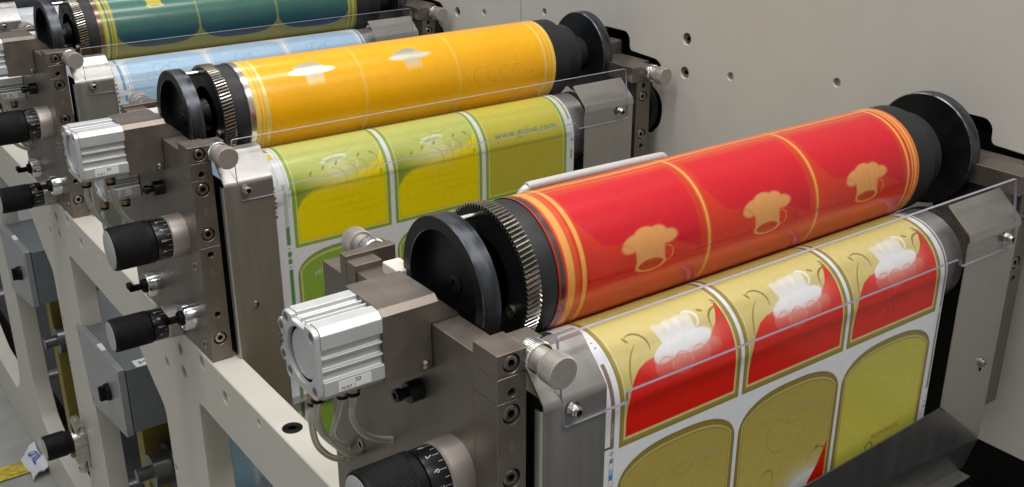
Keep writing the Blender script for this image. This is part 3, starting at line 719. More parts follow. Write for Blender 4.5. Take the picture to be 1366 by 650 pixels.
# ---- bearing block on the operator side
def make_block():
    t = thing('bearing_block', 'brown grey steel bearing block with black dial at the near end of the red cylinder', 'bearing block', (0, .12, -.262), 0, 'operator side bearing blocks')
    # side plate behind the front column
    pts = [(.0302, -.262), (.272, -.262), (.272, -.012), (.222, -.012), (.222, .0), (.0302, .0)]
    MB().prism(pts, 'yz', -.0122, .0132).build('side_plate', 'block', t, .0008)
    def col(z0, z1, hs, nm='front_plate', x0=-.0125, x1=.0135):
        me = curve_mesh(nm, [(x0, z0), (x1, z0), (x1, z1), (x0, z1)], [circle(.0005, z, r, 24) for z, r in hs], 'xz', 0, .030, .0004)
        link_mesh(nm, me, ['block'], t)
    col(-.0096+.0003, .0095, [(0, .0076)], 'clamp_cap', -.0130, .0137)
    MB().box(.0137, .0335, .0075, .0262, -.0125, .0093).build('clamp_lug', 'block', t, .0008)
    col(-.0298, -.0099, [(-.0237, .0036)])
    col(-.1125, -.0302, [(-.0418, .0082), (-.0972, .0082)])
    col(-.262, -.1129, [(-.1225, .0036), (-.200, .0036), (-.232, .0082)])
    for z in (0, -.0418, -.0972, -.232): screw('socket_screw', (.0005, .0022 if z else .0022, z), (0, -1, 0), .0060 if z == 0 else .0066, t)
    mb = MB()
    for z in (-.0237, -.1225, -.200): mb.lathe([(0, .0036), (.004, .0036)], Y_, (.0005, .008, z), 16)
    mb.build('tapped_hole', 'black', t)
    # etched marks
    for z, s in ((-.069, 'V|X'), (-.1455, '>|<')):
        place_text('etched_mark', s, .006, lambda a, b, z=z: (.0005 - b, -.00012, z + a), 'block_light', t)
    # rear clamp
    MB().box(-.0143, .0352, .2222, .2330, -.0115, .0095).box(-.0140, .013, .2064, .2222, -.0115, .0060).build('rear_clamp_cap', 'block', t, .0008)
    MB().box(.0060, .0230, .168, .195, -.004, .0095).build('clamp_pad', 'white_plastic', t, .0015)
    for org, ax in (((.0213, .0078, -.0002), (0, -1, 0)), ((.0205, .2330, .0005), (0, 1, 0))):
        k = MB().lathe([(0, .0118), (.0015, .0126, 1), (.0125, .0126, 1), (.0135, .0115), (.0136, .0098), (.0250, .0098), (.0252, .0118), (.0262, .0126, 1), (.0400, .0126, 1), (.0407, .0118), (.0408, 0)], ax, org, knurl=.0006, kn=52, mats=[0, 0, 0, 0, 1, 1, 1, 1, 1, 1]).build('clamp_knob', ['chrome', 'nickel'], t, angle=28)
    # dial adjusters
    def dial(v, w, r, grip_knurl):
        c = MB().lathe([(0, r), (.0185, r), (.0195, r-.001), (.0200, r-.0015)], (-1, 0, 0), (-.0122, v, w), 56).build('adjuster_knob', 'block_light', t)
        s = MB().lathe([(0, r*.93), (.0015, r*.95), (.0175, r*.95), (.0180, r*.90)], (-1, 0, 0), (-.0322, v, w), 56).build('scale_ring', 'scale_black', c)
        rr = r*.985
        MB().lathe([(0, rr*.93), (.0015, rr), (.0080, rr), (.0085, rr, 1), (.0430, rr, 1), (.0440, rr), (.0470, rr*.965), (.0478, rr*.90)], (-1, 0, 0), (-.0505, v, w), knurl=.0004, kn=84 if grip_knurl else 60).build('grip', 'black_plastic', c, angle=28)
        MB().lathe([(0, rr*.895), (.0004, rr*.87), (.0004, 0)], (-1, 0, 0), (-.0984, v, w), 48).build('end_disc', 'disc_grey', c)
        mb = MB(); th = R_(28); mb.lathe([(0, .0028), (.0004, .0028), (.0004, .0016), (-.0015, .0014)], (0, -math.cos(th), math.sin(th)), (-.072, v-rr*math.cos(th), w+rr*math.sin(th)), 16, mats=[1, 1, 0]); mb.build('set_screw', ['black', 'black_plastic'], c)
        for j in range(12):
            a0 = R_(74 - 30*j)
            def fn(a, b, a0=a0):
                th = a0 - a/(r*.955); q = r*.9575; return (-.0420 - b, v - q*math.cos(th), w + q*math.sin(th))
            place_text('digit', str((7 - j) % 10), .0072, fn, 'grey_ink', s)
        mb = MB()
        for j in range(24):
            th = R_(15*j + 14); q = r*.951; L = .0058 if j % 2 == 0 else .0040; dth = .00020/q
            vs = []
            for hh in (-.0335, -.0335-L):
                for dd in (-dth, dth): vs.append((hh, v - q*math.cos(th+dd), w + q*math.sin(th+dd)))
            mb.add(vs, [(0, 1, 3, 2)])
        mb.build('scale_marks', 'grey_ink', s)
    dial(.0547, -.1108, .0262, True)
    dial(.1123, -.2470, .0215, False)
    # indexing plungers with black levers
    for (v, w, L) in ((.1815, -.2214, .016), (.0455, -.2144, .016)):
        k = MB().lathe([(0, .0165), (.015, .0165), (.0165, .0155), (.017, .0142), (.0130, .0135), (.0130, 0)], (-1, 0, 0), (-.0122, v, w), 40).build('indexing_plunger', 'chrome', t)
        b = MB().box(-.050, -.024, v-.003, v+.003, w-.004, w+.004).box(-.050, -.043, v-.003, v+.015, w-.004, w+.004).lathe([(0, .0095), (.010, .0085)], (-1, 0, 0), (-.0240, v, w), 20)
        b.build('lever', 'black_plastic', k, .0012)
    # side screws and the pin under the cylinder
    for (v, w) in ((.0215, -.1414), (.0195, -.2439), (.218, -.1766)): screw('socket_screw', (-.0122, v, w), (-1, 0, 0), .0062, t, head=.0005)
    k = MB().lathe([(0, .0090), (.012, .0090), (.0125, .0085)], (-1, 0, 0), (-.0122, .1080, -.0665), 30).build('guide_pin', 'black_oxide', t)
    MB().lathe([(0, .0042), (.004, .0042), (.0045, .0055), (.010, .0055), (.010, .003), (.008, .003)], (-1, 0, 0), (-.0245, .1100, -.0668), 20).build('pin_screw', 'black_oxide', k)
    return t

def cyl_profile(v0, v1, w0, w1):
    """extruded aluminium pneumatic cylinder section in the v-w plane"""
    c = .005
    def side(L, flip=False):
        pts = [(c, 0), (.0165, 0), (.0172, .0035)]
        mid = [(.0235, .0040), (.0238, .0014), (.0256, .0014), (.0260, .0050)]
        pts += mid; pts += [(L-q[0], q[1]) for q in reversed(mid)]
        pts += [(L-.0172, .0035), (L-.0165, 0), (L-c, 0)]
        return pts
    Lv, Lw = v1-v0, w1-w0
    out = []
    for s, d in side(Lv): out.append((v0+s, w0+d))
    for s, d in side(Lw): out.append((v1-d, w0+s))
    for s, d in side(Lv): out.append((v1-s, w1-d))
    for s, d in side(Lw): out.append((v0+d, w1-s))
    return out

def make_pneumatic(back=False):
    if not back:
        t = thing('pneumatic_cylinder', 'silver square pneumatic cylinder on a brown block beside the black disc of the red cylinder', 'pneumatic cylinder', (-.08, .115, -.038), 0, 'front pneumatic cylinders')
        v0, v1, w0, w1, u0, u1 = .0865, .1425, -.0378, .0215, -.1095, -.0545
    else:
        t = thing('pneumatic_cylinder', 'lower silver pneumatic cylinder tucked under the front one beside the red cylinder', 'pneumatic cylinder', (-.05, .235, -.109), 0, 'rear pneumatic cylinders')
        v0, v1, w0, w1, u0, u1 = .198, .244, -.106, -.060, -.058, -.0128
    c = v0 + (v1-v0)/2; d = w0 + (w1-w0)/2
    b = MB().prism(cyl_profile(v0, v1, w0, w1), 'yz', u0+.0046, u1).build('barrel', 'alu', t, .0007, angle=25)
    # end plate with bore ring, bolt holes
    br = .0222 if not back else .0180
    hs = [circle(c, d, br, 40)] + [circle(a, e, .0044, 18) for a in (v0+.0072, v1-.0072) for e in (w0+.0072, w1-.0072)]
    op = fillet([(v0+.001, w0+.005), (v0+.005, w0+.001), (v1-.005, w0+.001), (v1-.001, w0+.005), (v1-.001, w0+.017), (v1-.0045, w0+.0175), (v1-.0045, w1-.0175), (v1-.001, w1-.017), (v1-.001, w1-.005), (v1-.005, w1-.001), (v1-.017, w1-.001), (v1-.0175, w1-.0045), (v0+.0175, w1-.0045), (v0+.017, w1-.001), (v0+.005, w1-.001), (v0+.001, w1-.005)], .002, 2)
    me = curve_mesh('end_plate', op, hs, 'yz', u0, u0+.0046, .0004); e = link_mesh('end_plate', me, ['alu'], t)
    MB().lathe([(0, 0), (0, br-.0030), (-.0010, br-.0022), (-.0010, br+.0002)], (-1, 0, 0), (u0+.0030, c, d), 44).build('bore_cover', 'alu', t)
    mb = MB()
    for a in (v0+.0072, v1-.0072):
        for q in (w0+.0072, w1-.0072): mb.lathe([(0, 0), (0, .0044)], (-1, 0, 0), (u0+.0040, a, q), 14)
    mb.build('bolt_recess', 'alu_hole_shade', t)
    if not back:
        # sensor lobes at the far side of the end plate
        mb = MB()
        for w in (w1-.017, w0+.018): mb.lathe([(0, .0058), (.053, .0058)], X, (u0+.0004, v1+.0028, w), 22)
        mb.box(u0+.0006, u0+.020, v1-.002, v1+.0055, w0+.022, w1-.021); mb.build('sensor_rail', 'alu', t, .0006)
        mb = MB()
        for w in (w1-.017, w0+.018): mb.lathe([(0, .0032), (.0003, .0032), (.0003, 0)], (-1, 0, 0), (u0+.0003, v1+.0028, w), 16)
        for w in (w1-.026, w1-.031): mb.lathe([(0, .0014), (.002, .0014), (.002, 0)], (-1, 0, 0), (u0+.0003, v1+.0036, w), 10)
        mb.build('rail_hole', 'alu_hole_shade', t)
        # brown mounting block: chamfered top front edge
        pts = [(.0872, -.0385), (.1445, -.0385), (.1445, .0220), (.0925, .0220), (.0872, .0172)]
        MB().prism(pts, 'yz', -.0545, -.0128).build('mounting_block', 'block', t)
        pts = [(.0872, .0004), (.1445, .0004), (.1445, .0220), (.0925, .0220), (.0872, .0172)]
        MB().prism(pts, 'yz', -.0128, -.0055).build('mounting_block', 'block', t)
        MB().prism([(-.0054, .0004), (.0136, .0004), (.0136, .0010), (-.0054, .0190)], 'xz', .0874, .1440).build('block_nose', 'block', t)
        screw('button_screw', (-.0185, .0872, -.0335), (0, -1, 0), .0042, t, dome=True)
        fit = ((-.0985, .1135), (-.0725, .1065))
    else:
        fit = ((-.0560, .217), (-.0300, .213))
    for (u, v) in fit:
        f = MB().lathe([(0, .0050), (.004, .0050), (.0042, .0062), (.0090, .0062), (.0092, .0048), (.012, .0044)], (0, 0, -1), (u, v, w0+.0005), 6 if False else 20).build('port_fitting', 'brass', t)
        MB().lathe([(0, .0054), (.0022, .0054)], (0, 0, -1), (u, v, w0-.0102), 20).build('seal_ring', 'black_plastic', f)
    # stickers
    su0, su1 = (u0+.016, u1-.012)
    s = MB().box(su0, su1, v0-.00035, v0-.00005, w0+.0062, w0+.0148).build('sticker', 'sticker', t)
    place_text('sticker_print', 'PORT 1', .0036, lambda a, b: (su0+.008+a, v0-.0005, w0+.0082+b), 'dark_ink', s)
    place_text('sticker_print', '50', .0050, lambda a, b: (su1-.011+a, v0-.0005, w0+.0122+b), 'dark_ink', s)
    return t

HOSES = [
 ('hose hanging from the front left fitting of the silver cylinder', [(-.0985, .1135, -.049), (-.0990, .1160, -.065), (-.092, .127, -.085), (-.078, .146, -.108), (-.055, .1723, -.140), (-.030, .199, -.171), (-.013, .219, -.186)]),
 ('hose from the right fitting of the silver cylinder', [(-.0725, .1065, -.049), (-.0715, .1090, -.062), (-.065, .1240, -.083), (-.050, .1400, -.110), (-.030, .1535, -.1305), (-.0128, .158, -.1400)]),
 ('hose looping lowest under the silver cylinders', [(-.0560, .217, -.118), (-.0600, .216, -.130), (-.058, .215, -.155), (-.046, .222, -.176), (-.030, .234, -.194), (-.013, .247, -.207)]),
 ('short hose from the rear silver cylinder', [(-.0300, .213, -.118), (-.0350, .2170, -.141), (-.036, .224, -.157), (-.030, .232, -.172), (-.0128, .244, -.1939)])]
def make_hose(label, path, i):
    b = tuple(path[0])
    mb = MB().tube(path, .0030, 12, res=6)
    o = mb.build('air_hose', 'hose', None, base=b)
    return tag(o, label, 'air hose', 'clear air hoses at the cylinders')

def make_drive_block():
    t = thing('drive_side_block', 'brown grey clamp block with knurled knob behind the far end of the red cylinder', 'clamp block', (.676, .05, -.27), 0, 'drive side clamp blocks')
    def col(nm, z0, z1, hs):
        me = curve_mesh(nm, [(.6625, z0), (.6900, z0), (.6900, z1), (.6625, z1)], [circle(.6762, z, r, 20) for z, r in hs], 'xz', 0, .022, .0004); link_mesh(nm, me, ['block'], t)
    col('front_plate', -.27, -.0135, [(-.0366, .0078), (-.0946, .0078), (-.1130, .0036), (-.020, .0036)])
    MB().box(.652, .6905, -.0015, .022, -.0131, .0093).box(.6530, .7060, .0222, .088, -.0131, .0090).build('clamp_cap', 'block', t, .0008)
    MB().box(.6640, .6890, .0222, .09, -.27, -.0135).build('side_plate', 'block', t, .0008)
    MB().box(.690, .7095, .030, .085, -.10, -.02).build('drive_spacer', 'black', t)
    MB().lathe([(0, .046), (.012, .046)], X, (.694, .045, -.062), 40).build('drive_gear', 'black_matt', t)
    MB().box(.664, .7080, .086, .112, -.02, .030).build('axle_bearing', 'block', t, .003)
    for z in (-.0366, -.0946): screw('socket_screw', (.6762, .0022, z), (0, -1, 0), .0064, t)
    mb = MB()
    for z in (-.020, -.1130): mb.lathe([(0, .0036), (.004, .0036)], Y_, (.6762, .008, z), 16)
    mb.build('tapped_hole', 'black', t)
    MB().lathe([(0, .0118), (.0015, .0126, 1), (.0105, .0126, 1), (.0115, .0115), (.0116, .0098), (.0200, .0098), (.0202, .0118), (.0212, .0126, 1), (.0350, .0126, 1), (.0357, .0118), (.0358, 0)], (0, -1, 0), (.6840, -.0015, -.0010), knurl=.0006, kn=52, mats=[0, 0, 0, 0, 1, 1, 1, 1, 1, 1]).build('clamp_knob', ['chrome', 'nickel'], t, angle=28)
    return t

# ---- stainless guard frame around the web and the clear guard on it
def make_shroud():
    t = thing('web_guard_frame', 'stainless sheet guard frame beside the gold and red label web with shade-darkened lower panel', 'guard frame', (.33, 0, -.345), 0, 'stainless guard frames')
    th = .0016
    def sheet(nm, u0, u1, pts, flange=None):
        # pts: (v,w) polyline of the outer surface, thickness goes inward
        out = [(v, w) for v, w in pts]; inn = []
        for i, (v, w) in enumerate(pts):
            a = Vector(pts[max(i-1, 0)]); b = Vector(pts[min(i+1, len(pts)-1)]); d = (b-a).normalized(); nrm = Vector((-d.y, d.x))
            inn.append((v + nrm.x*th, w + nrm.y*th))
        return MB().prism(out + inn[::-1], 'yz', u0, u1).build(nm, 'sheet', t, 0, angle=24)
    # right column with clipped upper corners
    rb = [(-.011, -.345), (-.011, -.040), (-.0105, -.0355), (-.009, -.0315), (.0185, -.0080)]
    sheet('top_flap', .556, .646, [q for q in rb[1:]])
    MB().prism([(.556, -.0402), (.646, -.0402), (.646, -.2990), (.556, -.2280)], 'xz', -.0110, -.0094).build('side_plate', 'sheet', t, .0003)
    lb = [(-.011, -.345), (-.011, -.0425), (-.0105, -.0395), (-.0090, -.0368), (.0185, -.0090), (.030, -.0085)]
    sheet('side_plate', .0205, .0800, lb)
    # rolled flange of the left column
    MB().prism([(.0180, -.0085), (.0188, -.0104), (.0206, -.0110), (.0206, -.0094), (.0196, -.0090), (.0196, -.0040), (.0180, -.0040)], 'xy', -.345, -.0415).build('rolled_flange', 'sheet', t, .0003)
    MB().box(.0212, .0228, -.0070, .030, -.345, -.035).build('dark_gap_sheet', 'black', t)  # black filler standing in for shade in the gap by the flange
    # lower cross panel: upper edge at the web, shade line built as a fold, shade put into darker steel
    me = MB().add([(.0800, -.0105, -.2500), (.556, -.0105, -.2290), (.6459, -.0112, -.3000), (.6459, .0010, -.3455), (.0800, .0120, -.3455), (.0800, -.0089, -.2500), (.556, -.0089, -.2290), (.6459, -.0096, -.3000), (.6459, .0026, -.3455), (.0800, .0136, -.3455)],
            [(0, 1, 2), (0, 2, 3), (0, 3, 4), (5, 7, 6), (5, 8, 7), (5, 9, 8), (0, 5, 6, 1), (1, 6, 7, 2), (2, 7, 8, 3), (3, 8, 9, 4), (4, 9, 5, 0)])
    me.build('lower_panel', 'sheet_dark', t, angle=10)
    MB().box(.08, .638, -.014, .012, -.3475, -.3460).build('bottom_lip', 'sheet', t)
    MB().box(.590, .594, .004, .26, -.345, -.060).build('dark_gap_sheet', 'black', t)  # added black sheet for the shaded depth beside the web
    mb = MB()
    for w in (-.12, -.155, -.19, -.215): mb.lathe([(0, .003), (.003, .003), (.003, 0)], (-1, 0, 0), (.590, .030, w), 12)
    mb.build('inner_screws', 'screw', t)
    for (u, w) in ((.0444, -.1935), (.621, -.194)):
        b = MB().lathe([(0, .0058), (.0010, .0058), (.0012, .0040), (.0042, .0036), (.0046, .0022), (.0020, .0018)], (0, -1, 0), (u, -.0110, w), 24).build('bolt', 'screw', t)
        MB().prism(rrect(u-.0022, u+.0022, w-.011, w-.003, .0021, 4), 'xz', -.0113, -.0108).build('slot', 'black', b)
    return t

def make_acrylic():
    t = thing('acrylic_guard', 'clear acrylic guard strip in front of the nip of the red cylinder', 'acrylic guard', (.34, -.008, -.06), 0, 'clear acrylic guards')
    o = fillet([(.0372, .0120), (.0372, -.0597), (.1005, -.0597), (.1005, -.0512), (.5405, -.0512), (.5405, -.0597), (.6352, -.0597), (.6352, .0120)], .0035, 4)
    me = curve_mesh('acrylic_sheet', o, [circle(.0460, -.0465, .003, 14), circle(.6186, -.0465, .003, 14)], 'xz', -.0015, .0015, .0002)
    for v in me.vertices: v.co.y += -.0138 + .132*(v.co.z + .06)
    ob = link_mesh('acrylic_sheet', me, ['acrylic', 'acrylic_edge'], t)
    ob.data.shade_flat()
    for p in ob.data.polygons: p.material_index = 0 if abs(p.normal.y) > .9 else 1
    for u in (.0460, .6186):
        n = MB().lathe([(0, .0062), (.0008, .0062)], (0, -1, 0), (u, -.0136, -.0465), 24).build('guard_nut', 'steel', t)
        MB().lathe([(0, .0048), (.0040, .0048), (.0048, .0040)], (0, -1, 0), (u, -.0144, -.0465), 6).lathe([(.0048, .0038), (.0068, .0036), (.0072, .0028), (.0066, .0024)], (0, -1, 0), (u, -.0144, -.0465), 20, mats=[0, 0, 1]).build('hex', ['steel', 'black_plastic'], n)
    return t

def make_roller():
    t = thing('impression_roller', 'steel impression roller carrying the gold and red label web', 'roller', (.33, WV, WW), 0, 'steel impression rollers')
    MB().lathe([(0, .030), (.004, .0495), (.498, .0495), (.499, .044)], X, (.078, WV, WW), 64).build('roller_body', 'roller_steel', t)
    b = MB(); N = 84; pr = []
    for i in range(N):
        for a, r in ((0, .048), (.2, .048), (.42, .0500), (.72, .0500)):
            th = 2*PI*(i+a)/N; pr.append((WV + r*math.cos(th), WW + r*math.sin(th)))
    b.prism(pr, 'yz', .5785, .588); b.build('roller_gear', 'black_oxide', t, angle=20)
    return t

# ---- plate cylinder core parts (the printed plate itself is made per station)
def make_plate_core(label, n):
    t = thing('plate_cylinder', label, 'printing cylinder', (.32, PV, PW), n, 'printing plate cylinders')
    c = (0, PV, PW)
    ax = X
    b = MB().lathe([(.0275, 0), (.0275, .0475), (.0147, .0480), (.0141, .0486), (.0141, .0586), (.0148, .0593), (.0302, .0593), (.0309, .0585), (.0309, .016), (.046, .016)], ax, c, 72, mats=[0, 0, 2, 0, 2, 1, 2, 0, 0, 0]).build('bearer_disc', ['black_oxide', 'lit_black_rim', 'worn_lit_edge'], t)
    MB().lathe([(0, .0090), (.0012, .0088), (.0018, .0075), (.0018, .0036), (.0004, .0034), (.0004, 0)], (-1, 0, 0), (.0275, PV, PW), 28).build('disc_bolt', 'black_oxide', b)
    # helical gear
    g = MB(); N = 90; K = 5; u0, u1 = .0545, .0684; tw = -.045
    prof = ((0, .0577), (.22, .0577), (.42, .0606), (.72, .0606))
    rings = []
    for k in range(K):
        f = k/(K-1); u = u0 + (u1-u0)*f; r = []
        for i in range(N):
            for a, rr in prof:
                th = 2*PI*(i+a)/N - tw*f; r.append((u, PV - rr*math.cos(th), PW + rr*math.sin(th)))
        rings.append(r)
    L = len(rings[0])
    for r in rings: g.v += r
    for k in range(K-1):
        for i in range(L): g.f.append((k*L+i, k*L+(i+1) % L, (k+1)*L+(i+1) % L, (k+1)*L+i)); g.m.append(0)
    gear = g.build('gear', ['gear'], t, angle=20)
    MB().lathe([(-.0002, .0350), (-.0002, .0578), (.0143, .0578), (.0143, .020), (.004, .020), (.004, .0350), (-.0002, .0350)], X, (.0543, PV, PW), 72).build('gear_web', 'black_oxide', gear)
    for j, a in enumerate((100, 340, 220)):
        th = R_(a); 
        if j == 0: MB().lathe([(0, .0028), (.026, .0028)], X, (.030, PV - .051*math.cos(th), PW + .051*math.sin(th)), 14).build('drive_pin', 'chrome', t)
        else: MB().lathe([(0, .0055), (.0035, .0055), (.0035, .0028), (.001, .0028), (.001, 0)], (-1, 0, 0), (.0542, PV - .044*math.cos(th), PW + .044*math.sin(th)), 20).build('gear_bolt', 'screw', t)
    MB().lathe([(.046, .016), (.0545, .020)], X, c, 32).build('hub', 'black_oxide', t)
    MB().lathe([(.0684, .0570), (.0694, .0575), (.0868, .0575)], X, c, 72).build('end_collar', 'collar', t)
    MB().lathe([(.0860, .0560), (.5560, .0560)], X, c, 72).build('cylinder_core', 'sheet_dark', t)
    MB().lathe([(.5553, .0574), (.583, .0574), (.5840, .0566), (.5840, .0465), (.6120, .0465), (.6130, .0455), (.6130, .025), (.6435, .025)], X, c, 72).build('end_collar', 'collar', t)
    MB().lathe([(.6430, .024), (.6430, .0608), (.6440, .0619), (.6585, .0619), (.6595, .0608), (.6595, .018), (.695, .018)], X, c, 72, mats=[0, 2, 1, 2, 0, 0, 0]).build('bearer_disc', ['black_oxide', 'lit_black_rim', 'worn_lit_edge'], t)
    return t

# ------------------------------------------------------------------ assemble the stations
block = make_block(); pn = make_pneumatic(); pn2 = make_pneumatic(True); hoses = [make_hose(l_, p_, i) for i, (l_, p_) in enumerate(HOSES)]
dblock = make_drive_block(); shroud = make_shroud(); acr = make_acrylic(); roller = make_roller()
dup(block, 1, 'brown grey bearing block with two black dials at the near end of the yellow cylinder')
dup(block, 2, 'brown grey bearing block with black dials at the near end of the teal cylinder')
dup(pn, 1, 'silver square pneumatic cylinder on a brown block beside the black disc of the yellow cylinder')
dup(pn, 2, 'silver pneumatic cylinder at the left photo edge beside the teal cylinder')
dup(pn2, 1, 'lower silver pneumatic cylinder with sticker under the front one beside the yellow cylinder')
dup(pn2, 2, 'lower silver pneumatic cylinder at the left photo edge beside the teal cylinder')
for k, lab in ((1, 'yellow'), (2, 'teal')):
    for h, (l_, p_) in zip(hoses, HOSES): dup(h, k, l_ + ' of the %s unit' % lab)
for h, (l_, p_) in zip(hoses, HOSES): h['label'] = l_ + ' of the red unit'
dup(dblock, 1, 'brown grey clamp block with knurled knob behind the far end of the yellow cylinder')
dup(dblock, 2, 'brown grey clamp block partly seen above the yellow cylinder at the top edge')
dup(shroud, 1, 'stainless sheet guard frame beside the yellow and green label web')
dup(shroud, 2, 'stainless sheet guard frame beside the pale blue label web')
dup(shroud, 3, 'stainless guard frame farthest away at the top left corner')
dup(acr, 1, 'clear acrylic guard strip in front of the nip of the yellow cylinder')
dup(acr, 2, 'clear acrylic guard strip in front of the nip of the teal cylinder')
dup(acr, 3, 'clear acrylic guard at the top left corner of the photo')
dup(roller, 1, 'steel impression roller carrying the yellow and green label web')
dup(roller, 2, 'steel impression roller carrying the pale blue label web')

lin = lambda a, b, k: np.linspace(a, b, k)
def web_rows(step, tmax=.106): return np.concatenate([lin(-1.0, -.20, 90)[:-1], np.arange(-.20, tmax, step)])
def plate_rows(step): return np.concatenate([lin(-2.0*PR, -.045, 40)[:-1], np.arange(-.045, .115, step), lin(.116, 4.285*PR, 50)])
arts = [(art_red_plate, art_red_web, .00055), (art_yellow_plate, art_green_web, .0008), (art_teal_plate, art_blue_web, .0011), (art_dark_plate, art_white_web, .004)]
CL = ['printing cylinder with red plate, gold chef hats and black end discs', 'printing cylinder with orange yellow plate and pale hat shapes', 'printing cylinder with dark teal plate at the top left', 'dark printing cylinder barely seen in the top left corner']
WL = ['paper label web printed gold and red running down below the red cylinder', 'paper label web printed yellow and green below the yellow cylinder', 'paper label web printed pale blue below the teal cylinder', 'white paper web at the top left corner behind the teal cylinder']
for n in range(4):
    pa, wa, step = arts[n]
    t = make_plate_core(CL[n], n)
    us = np.arange(.0868, .5556, step)
    pl = grid_mesh('printing_plate', us, plate_rows(step), plate_pt, pa, 'plate_ink', t)
    w = thing('label_web', WL[n], 'paper web', (.316, WV-WR, -1.07), n, 'printed paper webs')
    us = np.arange(.0850, .5475, step)
    sh = grid_mesh('paper', us, web_rows(step, .1060), web_pt, wa, 'web_ink', w)
    if n == 0:
        for k, (a, b) in enumerate(LX[:2]):
            c = (a+b)/2
            def fn(x, y, c=c):
                r = .105; th = x/(r+y); return web_xyz(c+.004 + (r+y)*math.sin(th), -.180 + (r+y)*math.cos(th))
            place_text('lettering', 'PRINTED ON COMBAT', .0085, fn, 'olive_ink', sh, spacing=1.05)
        place_text('lettering', 'RODOFLEX', .0080, lambda x, y: web_xyz(.4780+x, -.1560+y), 'orange_ink', sh, spacing=1.1)
        place_text('lettering', 'RODOFLEX', .0028, lambda x, y: web_xyz(.1005-y, -.016+x), 'white_ink', sh)
        for k, (a, b) in enumerate(LX):
            c = (a+b)/2 + .006
            if k == 2:
                place_text('lettering', 'S S S S', .0120, lambda x, y, c=c: web_xyz(c+x, -.002+y), 'redlight_ink', sh, shear=.3)
                place_text('lettering', 'S S S S', .0120, lambda x, y, c=c: web_xyz(c-.006+x, -.014+y), 'redlight_ink', sh, shear=.3)
    if n == 1:
        for k, (a, b) in enumerate(LX):
            c = (a+b)/2
            def fn(x, y, c=c):
                r = .100; th = x/(r+y); return web_xyz(c + (r+y)*math.sin(th), -.195 + (r+y)*math.cos(th))
            place_text('lettering', 'PRINTED ON COMBAT', .0090, fn, 'faint_white', sh, spacing=1.05)
        place_text('lettering', 'www.gidue.com', .0150, lambda x, y: web_xyz(.4646+x, .0246+y), 'teal_ink', sh, spacing=1.08)
        place_text('lettering', 'TEST 20/23 TO COMBAT', .0052, lambda x, y: web_xyz(.0995-y, -.007+x), 'white_ink', sh)
        place_text('embossing', 'COECX', .042, lambda x, y: plate_xyz(.466+x*.95, .0070+y, .00012), 'stripe', pl) if False else None
    if n == 2:
        for k, (a, b) in enumerate(LX):
            c = (a+b)/2
            def fn(x, y, c=c):
                r = .150; th = x/(r+y); return web_xyz(c + (r+y)*math.sin(th), .058-.150 + (r+y)*math.cos(th))
            place_text('lettering', 'PRINTED ON COMBAT', .0080, fn, 'paleblue_ink', sh, spacing=1.05)

# chrome safety bar behind the red cylinder
b = MB().tube([(.168, .222, .010), (.1705, .221, .024), (.178, .220, .0318), (.195, .220, .0334), (.335, .220, .0312), (.3495, .2205, .0297), (.3555, .2215, .026), (.3580, .222, .012), (.3585, .222, -.02)], .0048, 14, res=6)
o = b.build('grab_bar', 'bar', None, base=(.168, .222, .012)); tag(o, 'bright steel grab bar lying behind the red cylinder', 'grab bar')

# ---- control boxes between the legs
def make_box():
    t = thing('control_box', 'grey control box with black rotary switch and number 2 label under the lower black dial', 'control box', (.0, .54, -.63), 1, 'grey control boxes')
    u0, v0, v1 = -.020, .446, .668
    # body: slightly sloped side view, front lid thicker
    lid = [(v0, -.4745), (v0, -.592), (v0+.004, -.5935), (v1-.02, -.6285), (v1-.006, -.600), (v1+.012, -.4905), (v0+.004, -.4730)]
    MB().prism([(v0, -.4765), (v0, -.5925), (v1-.015, -.625), (v1+.010, -.4880)], 'yz', u0+.0135, .115).build('box_body', 'boxgrey', t, .0012)
    l_ = MB().prism([(v0-.0015, -.4725), (v0-.0015, -.5960), (v1-.017, -.6300), (v1+.013, -.4840)], 'yz', u0, u0+.0125).build('lid', 'boxface', t, .0015)
    for (v, w) in ((v0+.008, -.481), (v1-.004, -.493), (v1-.026, -.615), (v0+.008, -.586)):
        MB().lathe([(0, .0030), (.0012, .0030), (.0014, .0016), (.0004, .0012)], (-1, 0, 0), (u0, v, w), 14).build('lid_screw', 'screw', l_)
    k = MB().lathe([(0, .0150), (.006, .0148), (.0075, .0130)], (-1, 0, 0), (u0, .5150, -.5420), 30).build('rotary_switch', 'black_plastic', t)
    MB().box(u0-.017, u0-.006, .5105, .5195, -.5550, -.5290).build('switch_handle', 'black_plastic', k, .002)
    f = lambda cv, cw, sz: (lambda a, b: (u0-.0003, cv - a, cw + b))
    place_text('lettering', 'OFF', .0085, f(.500, -.5150, 1), 'white_ink', l_)
    place_text('lettering', 'ON', .0085, f(.480, -.5490, 1), 'white_ink', l_)
    place_text('lettering', '0', .0085, f(.5140, -.5720, 1), 'white_ink', l_)
    place_text('lettering', 'GIDUE', .030, lambda a, b: (u0-.0003, .583 - b*.75, -.560 + a*.62), 'boxgrey_text', l_)
    p = MB().box(u0+.003, u0+.011, v0+.090, v0+.118, -.4790, -.4755).build('label_tab', 'sticker', l_)
    return t
M['boxgrey_text'] = mat('pale_grey_ink', (.58, .60, .62), .2, .45, .02)
box = make_box()
bx2 = dup(box, 1, 'grey control box with black rotary switch at the left photo edge')
s = MB().box(.012, .075, .4475, .472, -.4768, -.4763).build('number_label', 'sticker', box)
place_text('number', '2', .026, lambda a, b: (.027 + b*.9, .459 + a*1.0, -.4760), 'dark_ink', s)
place_text('number', 'UNIT', .009, lambda a, b: (.055 + b, .459 + a, -.4760), 'dark_ink', s)

